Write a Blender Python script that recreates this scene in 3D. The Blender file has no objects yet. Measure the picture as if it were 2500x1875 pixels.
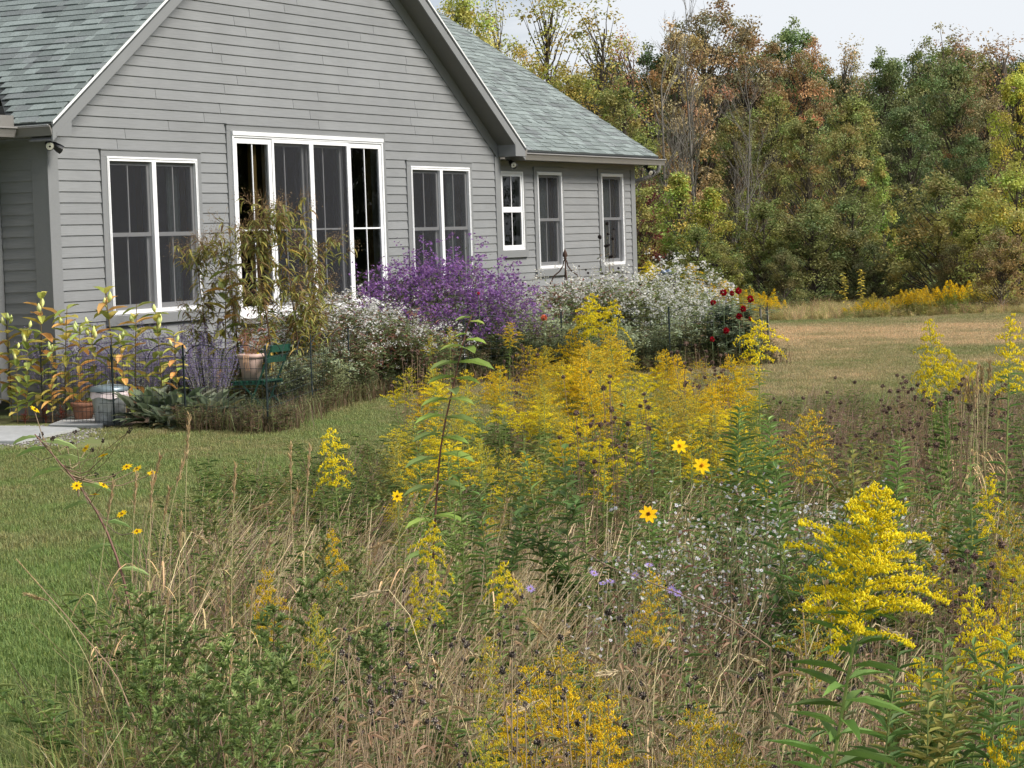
import bpy, math, random
import numpy as np
from mathutils import Vector, Matrix

random.seed(11)
rng = np.random.default_rng(11)
scene = bpy.context.scene
col = scene.collection

# ------------------------------------------------------------------ camera
ROW = 0.127                       # exposure of one siding board; the house is laid out in rows of siding
Z0 = 2.82                         # height of the reference siding line above the lawn
F_PX, YAW, PITCH, ROLL = 5560.0, 1.109806, -0.062202, -0.032586
CAM = np.array([-21.03445, -16.27114, 1.81780])
_f = np.array([math.sin(YAW) * math.cos(PITCH), math.cos(YAW) * math.cos(PITCH), math.sin(PITCH)])
_r = np.array([math.cos(YAW), -math.sin(YAW), 0.0])
_u = np.cross(_r, _f)
RGT = _r * math.cos(ROLL) + _u * math.sin(ROLL)
UPV = _u * math.cos(ROLL) - _r * math.sin(ROLL)
FWD = _f
HR = np.array([RGT[0], RGT[1], 0]); HR /= np.linalg.norm(HR)      # level right
HF = np.array([FWD[0], FWD[1], 0]); HF /= np.linalg.norm(HF)      # level forward

cd = bpy.data.cameras.new('camera')
cam = bpy.data.objects.new('camera', cd)
col.objects.link(cam)
cd.sensor_width = 36.0
cd.lens = F_PX / 2500.0 * 36.0
cd.clip_start, cd.clip_end = 0.1, 2000.0
M = Matrix.Identity(4)
for i in range(3):
    M[i][0], M[i][1], M[i][2], M[i][3] = RGT[i], UPV[i], -FWD[i], CAM[i]
cam.matrix_world = M
scene.camera = cam

# ------------------------------------------------------------------ sky, sun, exposure
SUN_TO = Vector((0.04, -0.80, 0.78)).normalized()      # direction towards the veiled sun
sun_el = math.asin(SUN_TO.z)
sun_az = math.atan2(SUN_TO.x, SUN_TO.y)
world = bpy.data.worlds.new('World')
scene.world = world
world.use_nodes = True
nt = world.node_tree
nt.nodes.clear()
def N(nt, t, **kw):
    n = nt.nodes.new(t)
    for k, v in kw.items():
        if k.startswith('i_'):
            n.inputs[k[2:].replace('_', ' ')].default_value = v
        elif k.startswith('n_'):
            n.inputs[int(k[2:])].default_value = v
        else:
            setattr(n, k, v)
    return n
sky = N(nt, 'ShaderNodeTexSky', sky_type='NISHITA', sun_disc=False, sun_elevation=sun_el, sun_rotation=sun_az,
        air_density=1.0, dust_density=2.0, ozone_density=1.5)
tc = N(nt, 'ShaderNodeTexCoord')
mp = N(nt, 'ShaderNodeMapping'); mp.inputs['Scale'].default_value = (1.6, 1.6, 9.0); mp.inputs['Rotation'].default_value = (0.10, 0.06, 0)
nt.links.new(tc.outputs['Generated'], mp.inputs[0])
cn = N(nt, 'ShaderNodeTexNoise', i_Scale=1.3, i_Detail=7.0, i_Roughness=0.55, i_Distortion=0.4); nt.links.new(mp.outputs[0], cn.inputs['Vector'])
cr = N(nt, 'ShaderNodeMapRange', n_1=0.40, n_2=0.60, n_3=0.12, n_4=1.0); nt.links.new(cn.outputs[0], cr.inputs[0])
cloud = N(nt, 'ShaderNodeRGB'); cloud.outputs[0].default_value = (9.7, 10.1, 10.6, 1)
mx = N(nt, 'ShaderNodeMix', data_type='RGBA')
tint = N(nt, 'ShaderNodeMix', data_type='RGBA', blend_type='MULTIPLY', n_0=1.0); tint.inputs[7].default_value = (0.74, 0.90, 1.12, 1)
nt.links.new(sky.outputs[0], tint.inputs[6])
nt.links.new(cr.outputs[0], mx.inputs[0]); nt.links.new(tint.outputs[2], mx.inputs[6]); nt.links.new(cloud.outputs[0], mx.inputs[7])
bg = N(nt, 'ShaderNodeBackground', i_Strength=0.058)
nt.links.new(mx.outputs[2], bg.inputs[0])
wo = N(nt, 'ShaderNodeOutputWorld'); nt.links.new(bg.outputs[0], wo.inputs[0])

sl = bpy.data.lights.new('sun', 'SUN')
sl.energy = 3.6; sl.angle = math.radians(24); sl.color = (1.0, 0.95, 0.88)
so = bpy.data.objects.new('sun', sl); col.objects.link(so)
so.rotation_euler = (-SUN_TO).to_track_quat('-Z', 'Y').to_euler()
so.location = (0, -30, 40)
vs = scene.view_settings
vs.view_transform = 'Standard'; vs.look = 'None'; vs.exposure = 0.62; vs.gamma = 1.0; vs.use_curve_mapping = False
scene.cycles.max_bounces = 5; scene.cycles.diffuse_bounces = 3; scene.cycles.glossy_bounces = 2
scene.cycles.transmission_bounces = 4; scene.cycles.transparent_max_bounces = 12
scene.cycles.use_denoising = True
scene.cycles.use_adaptive_sampling = True; scene.cycles.adaptive_threshold = 0.04
world.cycles.sampling_method = 'MANUAL'; world.cycles.sample_map_resolution = 256
scene.cycles.caustics_reflective = False; scene.cycles.caustics_refractive = False

# ------------------------------------------------------------------ where things stand
def at(u, v, d):
    """point seen in direction (u, v) of the photograph at distance d along the view"""
    return CAM + d * ((u - 1250.0) / F_PX * RGT - (v - 937.5) / F_PX * UPV + FWD)
def gd(u, v):
    R = (u - 1250.0) / F_PX * RGT - (v - 937.5) / F_PX * UPV + FWD
    t = -CAM[2] / R[2]
    return (CAM + t * R)
def px(P):
    d = np.asarray(P, float) - CAM
    z = d @ FWD
    return 1250 + F_PX * (d @ RGT) / z, 937.5 - F_PX * (d @ UPV) / z, z
def inpoly(P, poly):
    P = np.asarray(P); x, y = P[:, 0], P[:, 1]
    ins = np.zeros(len(P), bool); n = len(poly); j = n - 1
    for i in range(n):
        xi, yi = poly[i][:2]; xj, yj = poly[j][:2]
        c = ((yi > y) != (yj > y)) & (x < (xj - xi) * (y - yi) / (yj - yi + 1e-12) + xi)
        ins ^= c; j = i
    return ins

# ------------------------------------------------------------------ materials
def mat_new(name):
    m = bpy.data.materials.new(name); m.use_nodes = True
    t = m.node_tree; t.nodes.clear()
    o = t.nodes.new('ShaderNodeOutputMaterial')
    return m, t, o
def L(t, a, b): t.links.new(a, b)
def base_col(t, jitter=0.15, gain=(1, 1, 1)):
    at_ = N(t, 'ShaderNodeAttribute', attribute_name='Col')
    oi = N(t, 'ShaderNodeObjectInfo')
    mu = N(t, 'ShaderNodeMix', data_type='RGBA', blend_type='MULTIPLY', n_0=1.0)
    L(t, at_.outputs['Color'], mu.inputs[6]); L(t, oi.outputs['Color'], mu.inputs[7])
    mr = N(t, 'ShaderNodeMapRange', n_3=1 - jitter, n_4=1 + jitter); L(t, oi.outputs['Random'], mr.inputs[0])
    mg = N(t, 'ShaderNodeMix', data_type='RGBA', blend_type='MULTIPLY', n_0=1.0); L(t, mu.outputs[2], mg.inputs[6]); mg.inputs[7].default_value = (*gain, 1)
    hs = N(t, 'ShaderNodeHueSaturation'); L(t, mg.outputs[2], hs.inputs['Color']); L(t, mr.outputs[0], hs.inputs['Value'])
    return hs.outputs[0]
def mat_foliage(name, trans=0.3, rough=0.55, spec=0.25, jitter=0.15, gain=(1, 1, 1)):
    m, t, o = mat_new(name)
    c = base_col(t, jitter, gain)
    p = N(t, 'ShaderNodeBsdfPrincipled', i_Roughness=rough); p.inputs['Specular IOR Level'].default_value = spec
    L(t, c, p.inputs['Base Color'])
    if trans:
        tr = N(t, 'ShaderNodeBsdfTranslucent'); L(t, c, tr.inputs[0])
        ms = N(t, 'ShaderNodeMixShader', n_0=trans); L(t, p.outputs[0], ms.inputs[1]); L(t, tr.outputs[0], ms.inputs[2])
        L(t, ms.outputs[0], o.inputs[0])
    else:
        L(t, p.outputs[0], o.inputs[0])
    return m
def mat_solid(name, color, rough=0.6, spec=0.3, metal=0.0, noise=None, bump=0.0, nscale=30.0, stretch=(1, 1, 1), jitter=0.0, dark=0.75):
    """plain surface with fine grain; the grain sits in the object's own coordinates"""
    m, t, o = mat_new(name)
    p = N(t, 'ShaderNodeBsdfPrincipled', i_Roughness=rough, i_Metallic=metal); p.inputs['Specular IOR Level'].default_value = spec
    g = N(t, 'ShaderNodeNewGeometry')
    mp = N(t, 'ShaderNodeMapping'); mp.inputs['Scale'].default_value = stretch
    L(t, g.outputs['Position'], mp.inputs[0])
    nz = N(t, 'ShaderNodeTexNoise', i_Scale=nscale, i_Detail=4.0); L(t, mp.outputs[0], nz.inputs['Vector'])
    nl = N(t, 'ShaderNodeTexNoise', i_Scale=1.3, i_Detail=4.0); L(t, g.outputs['Position'], nl.inputs['Vector'])
    ad = N(t, 'ShaderNodeMath', operation='ADD'); L(t, nz.outputs[0], ad.inputs[0]); L(t, nl.outputs[0], ad.inputs[1])
    mr = N(t, 'ShaderNodeMapRange', n_1=0.7, n_2=1.3, n_3=dark, n_4=1.0 + (1 - dark) * 0.6); L(t, ad.outputs[0], mr.inputs[0])
    oi = N(t, 'ShaderNodeObjectInfo')
    jr = N(t, 'ShaderNodeMapRange', n_3=1 - jitter, n_4=1 + jitter); L(t, oi.outputs['Random'], jr.inputs[0])
    mm = N(t, 'ShaderNodeMath', operation='MULTIPLY'); L(t, mr.outputs[0], mm.inputs[0]); L(t, jr.outputs[0], mm.inputs[1])
    rgb = N(t, 'ShaderNodeRGB'); rgb.outputs[0].default_value = (*color, 1)
    hs = N(t, 'ShaderNodeHueSaturation'); L(t, rgb.outputs[0], hs.inputs['Color']); L(t, mm.outputs[0], hs.inputs['Value'])
    L(t, hs.outputs[0], p.inputs['Base Color'])
    if bump:
        b = N(t, 'ShaderNodeBump', i_Strength=bump, i_Distance=0.01); L(t, nz.outputs[0], b.inputs['Height']); L(t, b.outputs[0], p.inputs['Normal'])
    L(t, p.outputs[0], o.inputs[0])
    return m
M_LEAF = mat_foliage('leaf', 0.40, gain=(2.05, 1.75, 1.7))
M_TREE = mat_foliage('tree_leaf', 0.30, jitter=0.08, gain=(1.75, 1.7, 1.6))
M_PETAL = mat_foliage('petal', 0.35, rough=0.7, spec=0.1, jitter=0.10)
M_STEM = mat_foliage('stem', 0.0, rough=0.65, gain=(1.5, 1.45, 1.4))
M_BARK = mat_foliage('bark', 0.0, rough=0.9, spec=0.1, gain=(1.3, 1.3, 1.3))
M_SIDING = mat_solid('grey_painted_siding', (0.232, 0.236, 0.236), rough=0.55, bump=0.12, nscale=26, stretch=(0.12, 0.12, 3), jitter=0.04, dark=0.88)
M_TRIM = mat_solid('grey_painted_trim', (0.212, 0.216, 0.216), rough=0.5, nscale=60, dark=0.93)
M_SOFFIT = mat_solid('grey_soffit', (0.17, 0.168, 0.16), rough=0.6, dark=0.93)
M_WHITE = mat_solid('white_vinyl', (0.80, 0.80, 0.80), rough=0.35, dark=0.95)
M_SASH = mat_solid('white_sash', (0.68, 0.68, 0.68), rough=0.4, dark=0.95)
M_DRIP = mat_solid('white_drip_edge', (0.78, 0.78, 0.77), rough=0.35, dark=0.95)
M_GUTTER = mat_solid('grey_gutter', (0.20, 0.19, 0.175), rough=0.4, spec=0.4, dark=0.92)
M_BLACK = mat_solid('black_metal', (0.012, 0.012, 0.013), rough=0.4, spec=0.5)
M_LAMP = mat_solid('lamp_glass', (0.62, 0.60, 0.50), rough=0.3)
M_ROOM = mat_solid('dark_room', (0.10, 0.095, 0.09), rough=0.9)
M_WOOD = mat_solid('oak_trim', (0.26, 0.16, 0.06), rough=0.5, nscale=20, stretch=(6, 6, 0.4))
M_CURTAIN = mat_solid('grey_curtain', (0.33, 0.37, 0.36), rough=0.9)
M_SOIL = mat_solid('garden_soil', (0.085, 0.058, 0.04), rough=1.0, bump=0.6, nscale=40, dark=0.5)
M_STONE = mat_solid('bluestone', (0.36, 0.365, 0.36), rough=0.75, bump=0.15, nscale=18, dark=0.8)
M_GALV = mat_solid('galvanised_steel', (0.36, 0.38, 0.38), rough=0.45, metal=0.6, nscale=14, dark=0.75)
M_LID = mat_solid('grey_lid', (0.20, 0.25, 0.27), rough=0.4, metal=0.4, nscale=14)
M_BAG = mat_solid('bin_bag', (0.74, 0.62, 0.61), rough=0.4, nscale=20, dark=0.8)
M_TERRA = mat_solid('terracotta', (0.27, 0.13, 0.08), rough=0.85, nscale=12, dark=0.7)
M_PINKPOT = mat_solid('pink_pot', (0.52, 0.37, 0.31), rough=0.8, nscale=12, dark=0.8)
M_GREENPAINT = mat_solid('dark_green_paint', (0.012, 0.055, 0.035), rough=0.4, dark=0.8)
M_WIRE = mat_solid('green_wire', (0.020, 0.030, 0.032), rough=0.45)
M_RUST = mat_solid('rusty_iron', (0.07, 0.04, 0.028), rough=0.85, nscale=40, dark=0.6)
M_DECK = mat_solid('roof_deck', (0.05, 0.055, 0.055), rough=0.9)
def mat_glass():
    m, t, o = mat_new('window_glass')
    fr = N(t, 'ShaderNodeFresnel', i_IOR=1.5)
    tr = N(t, 'ShaderNodeBsdfTransparent'); tr.inputs[0].default_value = (0.80, 0.84, 0.83, 1)
    gl = N(t, 'ShaderNodeBsdfGlossy', i_Roughness=0.01)
    ms = N(t, 'ShaderNodeMixShader'); L(t, fr.outputs[0], ms.inputs[0]); L(t, tr.outputs[0], ms.inputs[1]); L(t, gl.outputs[0], ms.inputs[2])
    L(t, ms.outputs[0], o.inputs[0]); return m
M_GLASS = mat_glass()
def mat_screen():
    m, t, o = mat_new('insect_screen')
    tr = N(t, 'ShaderNodeBsdfTransparent')
    df = N(t, 'ShaderNodeBsdfDiffuse'); df.inputs[0].default_value = (0.045, 0.046, 0.05, 1)
    ms = N(t, 'ShaderNodeMixShader', n_0=0.55); L(t, tr.outputs[0], ms.inputs[1]); L(t, df.outputs[0], ms.inputs[2])
    L(t, ms.outputs[0], o.inputs[0]); return m
M_SCREEN = mat_screen()
def mat_shingle():
    m, t, o = mat_new('asphalt_shingle')
    c = base_col(t, 0.0)
    g = N(t, 'ShaderNodeNewGeometry')
    nz = N(t, 'ShaderNodeTexNoise', i_Scale=55.0, i_Detail=3.0, i_Roughness=0.7); L(t, g.outputs['Position'], nz.inputs['Vector'])
    mr = N(t, 'ShaderNodeMapRange', n_1=0.3, n_2=0.7, n_3=0.72, n_4=1.28); L(t, nz.outputs[0], mr.inputs[0])
    hs = N(t, 'ShaderNodeHueSaturation'); L(t, c, hs.inputs['Color']); L(t, mr.outputs[0], hs.inputs['Value'])
    p = N(t, 'ShaderNodeBsdfPrincipled', i_Roughness=0.9); p.inputs['Specular IOR Level'].default_value = 0.2
    L(t, hs.outputs[0], p.inputs['Base Color'])
    b = N(t, 'ShaderNodeBump', i_Strength=0.5, i_Distance=0.004); L(t, nz.outputs[0], b.inputs['Height']); L(t, b.outputs[0], p.inputs['Normal'])
    L(t, p.outputs[0], o.inputs[0]); return m
M_SHINGLE = mat_shingle()

def lawn_nodes(t):
    """mown turf: green near the drive, tired and tan further out, lush again along the uncut edge"""
    g = N(t, 'ShaderNodeNewGeometry')
    dot = N(t, 'ShaderNodeVectorMath', operation='DOT_PRODUCT'); dot.inputs[1].default_value = tuple(HF)
    L(t, g.outputs['Position'], dot.inputs[0])
    off = float(np.dot(CAM, HF))
    dep = N(t, 'ShaderNodeMath', operation='SUBTRACT', n_1=off); L(t, dot.outputs['Value'], dep.inputs[0])
    n1 = N(t, 'ShaderNodeTexNoise', i_Scale=0.35, i_Detail=4.0); L(t, g.outputs['Position'], n1.inputs['Vector'])
    n2 = N(t, 'ShaderNodeTexNoise', i_Scale=2.2, i_Detail=5.0, i_Roughness=0.65); L(t, g.outputs['Position'], n2.inputs['Vector'])
    ramp = N(t, 'ShaderNodeValToRGB')
    mr = N(t, 'ShaderNodeMapRange', n_1=8.0, n_2=52.0); L(t, dep.outputs[0], mr.inputs[0]); 
    r = ramp.color_ramp
    pts = [(0.0, 0.02), (0.18, 0.10), (0.32, 0.34), (0.42, 0.40), (0.60, 0.62), (0.74, 0.88), (0.82, 0.74), (0.90, 0.10), (1.0, 0.05)]
    r.elements[0].position = pts[0][0]; r.elements[0].color = (pts[0][1],) * 3 + (1,)
    r.elements[1].position = pts[1][0]; r.elements[1].color = (pts[1][1],) * 3 + (1,)
    for a, b in pts[2:]:
        e = r.elements.new(a); e.color = (b, b, b, 1)
    L(t, mr.outputs[0], ramp.inputs[0])
    m1 = N(t, 'ShaderNodeMapRange', n_1=0.3, n_2=0.7, n_3=-0.30, n_4=0.30); L(t, n1.outputs[0], m1.inputs[0])
    m2 = N(t, 'ShaderNodeMapRange', n_1=0.3, n_2=0.7, n_3=-0.22, n_4=0.22); L(t, n2.outputs[0], m2.inputs[0])
    a1 = N(t, 'ShaderNodeMath', operation='ADD'); L(t, ramp.outputs[0], a1.inputs[0]); L(t, m1.outputs[0], a1.inputs[1])
    a2 = N(t, 'ShaderNodeMath', operation='ADD'); L(t, a1.outputs[0], a2.inputs[0]); L(t, m2.outputs[0], a2.inputs[1])
    cr = N(t, 'ShaderNodeValToRGB'); c = cr.color_ramp
    c.elements[0].position = 0.0; c.elements[0].color = (0.180, 0.255, 0.080, 1)
    c.elements[1].position = 0.38; c.elements[1].color = (0.245, 0.255, 0.110, 1)
    e = c.elements.new(0.66); e.color = (0.37, 0.315, 0.175, 1)
    e = c.elements.new(0.95); e.color = (0.54, 0.41, 0.25, 1)
    L(t, a2.outputs[0], cr.inputs[0])
    return cr.outputs[0]
def mat_lawn(blade):
    m, t, o = mat_new('lawn_blade' if blade else 'lawn_ground')
    c = lawn_nodes(t)
    if blade:
        at_ = N(t, 'ShaderNodeAttribute', attribute_name='Col')
        mu = N(t, 'ShaderNodeMix', data_type='RGBA', blend_type='MULTIPLY', n_0=1.0); L(t, c, mu.inputs[6]); L(t, at_.outputs['Color'], mu.inputs[7])
        c = mu.outputs[2]
        p = N(t, 'ShaderNodeBsdfPrincipled', i_Roughness=0.55); p.inputs['Specular IOR Level'].default_value = 0.25
        L(t, c, p.inputs['Base Color'])
        tr = N(t, 'ShaderNodeBsdfTranslucent'); L(t, c, tr.inputs[0])
        ms = N(t, 'ShaderNodeMixShader', n_0=0.35); L(t, p.outputs[0], ms.inputs[1]); L(t, tr.outputs[0], ms.inputs[2])
        L(t, ms.outputs[0], o.inputs[0])
    else:
        hs = N(t, 'ShaderNodeHueSaturation', i_Value=0.7); L(t, c, hs.inputs['Color'])
        p = N(t, 'ShaderNodeBsdfPrincipled', i_Roughness=1.0); p.inputs['Specular IOR Level'].default_value = 0.05
        L(t, hs.outputs[0], p.inputs['Base Color']); L(t, p.outputs[0], o.inputs[0])
    return m
M_LAWN, M_BLADE = mat_lawn(False), mat_lawn(True)

# ------------------------------------------------------------------ mesh building
class MB:
    def __init__(s): s.v, s.q, s.t, s.c, s.n = [], [], [], [], 0
    def add(s, v, q=(), t=(), c=(1, 1, 1)):
        v = np.asarray(v, float).reshape(-1, 3)
        c = np.asarray(c, float)
        if c.ndim == 1: c = np.tile(c, (len(v), 1))
        s.v.append(v); s.c.append(c)
        if len(q): s.q.append(np.asarray(q, int) + s.n)
        if len(t): s.t.append(np.asarray(t, int) + s.n)
        s.n += len(v)
    def mesh(s, name, mat, smooth=False):
        me = bpy.data.meshes.new(name)
        V = np.concatenate(s.v) if s.v else np.zeros((0, 3)); C = np.concatenate(s.c) if s.c else np.zeros((0, 3))
        Q = np.concatenate(s.q) if s.q else np.zeros((0, 4), int); T = np.concatenate(s.t) if s.t else np.zeros((0, 3), int)
        me.vertices.add(len(V)); me.vertices.foreach_set('co', V.astype(np.float32).ravel())
        nl = len(Q) * 4 + len(T) * 3
        me.loops.add(nl); me.loops.foreach_set('vertex_index', np.concatenate([Q.ravel(), T.ravel()]).astype(np.int32))
        me.polygons.add(len(Q) + len(T))
        ls = np.concatenate([np.arange(len(Q)) * 4, len(Q) * 4 + np.arange(len(T)) * 3]).astype(np.int32)
        me.polygons.foreach_set('loop_start', ls)
        me.polygons.foreach_set('use_smooth', np.full(len(ls), bool(smooth)))
        me.update(calc_edges=True)
        a = me.color_attributes.new('Col', 'FLOAT_COLOR', 'POINT')
        a.data.foreach_set('color', np.concatenate([C, np.ones((len(C), 1))], 1).astype(np.float32).ravel())
        me.materials.append(mat)
        return me
    def build(s, name, mat, parent=None, smooth=False):
        o = bpy.data.objects.new(name, s.mesh(name, mat, smooth)); col.objects.link(o)
        if parent: o.parent = parent
        return o
def box(mb, x0, x1, y0, y1, z0, z1, c=(1, 1, 1)):
    v = [(x, y, z) for z in (z0, z1) for y in (y0, y1) for x in (x0, x1)]
    mb.add(v, [(0, 2, 3, 1), (4, 5, 7, 6), (0, 1, 5, 4), (2, 6, 7, 3), (0, 4, 6, 2), (1, 3, 7, 5)], c=c)
def prism(mb, poly, y0, y1, c=(1, 1, 1), axis='y'):
    """polygon in x,z (or y,z) extruded along y (or x); poly counter-clockwise seen from the front"""
    n = len(poly)
    if axis == 'y': a = [(p[0], y0, p[1]) for p in poly]; b = [(p[0], y1, p[1]) for p in poly]
    elif axis == 'x': a = [(y0, p[0], p[1]) for p in poly]; b = [(y1, p[0], p[1]) for p in poly]
    else: a = [(p[0], p[1], y0) for p in poly]; b = [(p[0], p[1], y1) for p in poly]
    q = [(i, i + n, (i + 1) % n + n, (i + 1) % n) for i in range(n)]
    t = [(0, i, i + 1) for i in range(1, n - 1)] + [(n, n + i + 1, n + i) for i in range(1, n - 1)]
    mb.add(a + b, q, t, c)
def unit(v): 
    v = np.asarray(v, float); return v / (np.linalg.norm(v, axis=-1, keepdims=True) + 1e-12)
def tube(mb, pts, rad, c=(1, 1, 1), n=5, cap=True):
    pts = np.asarray(pts, float); k = len(pts)
    rad = np.broadcast_to(np.asarray(rad, float), (k,))
    tan = unit(np.gradient(pts, axis=0))
    ref = np.array([0.0, 0, 1]) if abs(tan[0][2]) < 0.9 else np.array([1.0, 0, 0])
    a = unit(np.cross(tan, ref)); b = np.cross(tan, a)
    th = np.arange(n) * 2 * math.pi / n
    ring = pts[:, None] + rad[:, None, None] * (np.cos(th)[None, :, None] * a[:, None] + np.sin(th)[None, :, None] * b[:, None])
    q = [(i * n + j, i * n + (j + 1) % n, (i + 1) * n + (j + 1) % n, (i + 1) * n + j) for i in range(k - 1) for j in range(n)]
    t = []
    if cap and n <= 12:
        t = [(0, j + 1, j) for j in range(1, n - 1)] + [((k - 1) * n, (k - 1) * n + j, (k - 1) * n + j + 1) for j in range(1, n - 1)]
    c = np.asarray(c, float)
    if c.ndim == 2: c = np.repeat(c, n, axis=0)
    mb.add(ring.reshape(-1, 3), q, t, c)
def lathe(mb, prof, org=(0, 0, 0), n=20, c=(1, 1, 1)):
    prof = np.asarray(prof, float); k = len(prof); th = np.arange(n) * 2 * math.pi / n
    v = np.stack([prof[:, :1] * np.cos(th), prof[:, :1] * np.sin(th), np.repeat(prof[:, 1:], n, 1)], -1).reshape(-1, 3) + np.asarray(org)
    q = [(i * n + j, i * n + (j + 1) % n, (i + 1) * n + (j + 1) % n, (i + 1) * n + j) for i in range(k - 1) for j in range(n)]
    mb.add(v, q, c=c)
# templates: x along the piece, y across, z its face
def T_lance(fold=0.10, droop=0.16):
    z = lambda x: -droop * x * x
    v = [(0, 0, 0), (.33, 0, z(.33)), (.68, 0, z(.68)), (1, 0, z(1.0)),
         (.30, .5, z(.3) + fold), (.66, .36, z(.66) + fold * .7), (.30, -.5, z(.3) + fold), (.66, -.36, z(.66) + fold * .7)]
    return np.array(v), [(1, 2, 5, 4), (1, 6, 7, 2)], [(0, 1, 4), (0, 6, 1), (2, 3, 5), (2, 7, 3)]
def T_ovate(fold=0.12, droop=0.22):
    z = lambda x: -droop * x * x
    v = [(0, 0, 0), (.4, 0, z(.4)), (.75, 0, z(.75)), (1, 0, z(1.0)),
         (.14, .34, z(.14) + fold * .5), (.42, .5, z(.42) + fold), (.76, .36, z(.76) + fold * .7),
         (.14, -.34, z(.14) + fold * .5), (.42, -.5, z(.42) + fold), (.76, -.36, z(.76) + fold * .7)]
    return np.array(v), [(0, 1, 5, 4), (0, 7, 8, 1), (1, 2, 6, 5), (1, 8, 9, 2)], [(2, 3, 6), (2, 9, 3)]
T_QUAD = (np.array([(0, 0, 0), (.5, .5, .10), (1, 0, -.08), (.5, -.5, .10)]), [], [(0, 2, 1), (0, 3, 2)])
T_OCT = (np.array([(1, 0, 0), (-1, 0, 0), (0, 1, 0), (0, -1, 0), (0, 0, 1), (0, 0, -1)]) * .5, [],
         [(4, 0, 2), (4, 2, 1), (4, 1, 3), (4, 3, 0), (5, 2, 0), (5, 1, 2), (5, 3, 1), (5, 0, 3)])
T_TET = (np.array([(0, 0, .6), (.5, 0, -.3), (-.3, .45, -.3), (-.3, -.45, -.3)]), [], [(0, 1, 2), (0, 2, 3), (0, 3, 1), (1, 3, 2)])
LANCE, OVATE = T_lance(), T_ovate()
def put(mb, T, org, d, nrm, ln, wd, c, th=None):
    """copies of a template: d = along, nrm = roughly the face normal, ln/wd = length/width"""
    V, Q, Tr = T
    org = np.asarray(org, float).reshape(-1, 3); n = len(org)
    d = unit(np.broadcast_to(d, (n, 3))); nrm = np.broadcast_to(nrm, (n, 3))
    y = unit(np.cross(nrm, d)); z = np.cross(d, y)
    ln = np.broadcast_to(ln, (n,)).astype(float); wd = np.broadcast_to(wd, (n,)).astype(float)
    th = ln if th is None else np.broadcast_to(th, (n,)).astype(float)
    P = org[:, None] + V[None, :, 0:1] * (d * ln[:, None])[:, None] + V[None, :, 1:2] * (y * wd[:, None])[:, None] + V[None, :, 2:3] * (z * th[:, None])[:, None]
    k = len(V); off = (np.arange(n) * k)[:, None, None]
    q = (np.asarray(Q, int)[None] + off).reshape(-1, 4) if len(Q) else ()
    t = (np.asarray(Tr, int)[None] + off).reshape(-1, 3) if len(Tr) else ()
    c = np.broadcast_to(np.asarray(c, float), (n, 3))
    mb.add(P.reshape(-1, 3), q, t, np.repeat(c, k, axis=0))
def rdir(n, zlo=-1.0, zhi=1.0):
    z = rng.uniform(zlo, zhi, n); a = rng.uniform(0, 2 * math.pi, n); s = np.sqrt(np.maximum(0, 1 - z * z))
    return np.stack([s * np.cos(a), s * np.sin(a), z], -1)
def jit(c, n, v=0.2, h=0.06):
    """n colours around c: value and slight hue jitter"""
    c = np.asarray(c, float)
    return np.clip(c * (1 + rng.uniform(-v, v, (n, 1))) * (1 + rng.uniform(-h, h, (n, 3))), 0, 1.5)
def mixc(cs, n, v=0.15, h=0.05):
    cs = np.asarray(cs, float); return np.clip(cs[rng.integers(0, len(cs), n)] * (1 + rng.uniform(-v, v, (n, 1))) * (1 + rng.uniform(-h, h, (n, 3))), 0, 1.5)

# ------------------------------------------------------------------ things, parts, labels
def tag(o, label=None, cat=None, group=None, kind=None):
    if label: o['label'] = label
    if cat: o['category'] = cat
    if group: o['group'] = group
    if kind: o['kind'] = kind
    return o
def empty(name, loc=(0, 0, 0), parent=None):
    o = bpy.data.objects.new(name, None); col.objects.link(o); o.location = loc; o.empty_display_size = 0.1
    if parent: o.parent = parent
    return o
def proto(*parts):
    """parts: (name, MB, material[, smooth]) -> shared meshes"""
    return [(p[0], p[1].mesh(p[0], p[2], p[3] if len(p) > 3 else False)) for p in parts if p[1].n]
def plant(pr, name, base, scale, rz, label, cat, group=None, colour=None, lean=(0, 0), sub=None):
    o = empty(name, tuple(base))
    z = Vector((lean[0], lean[1], 1)).normalized()
    R = Vector((0, 0, 1)).rotation_difference(z).to_matrix() @ Matrix.Rotation(rz, 3, 'Z')
    o.rotation_euler = R.to_euler()
    o.scale = (scale,) * 3 if not hasattr(scale, '__len__') else scale
    for pn, me in pr:
        c = bpy.data.objects.new(pn, me); col.objects.link(c); c.parent = o
        if colour is not None and (sub is None or pn in sub): c.color = (*colour, 1)
    return tag(o, label, cat, group)
def stuff(name, mb, mat, label, cat):
    return tag(mb.build(name, mat), label, cat, kind='stuff')

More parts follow.
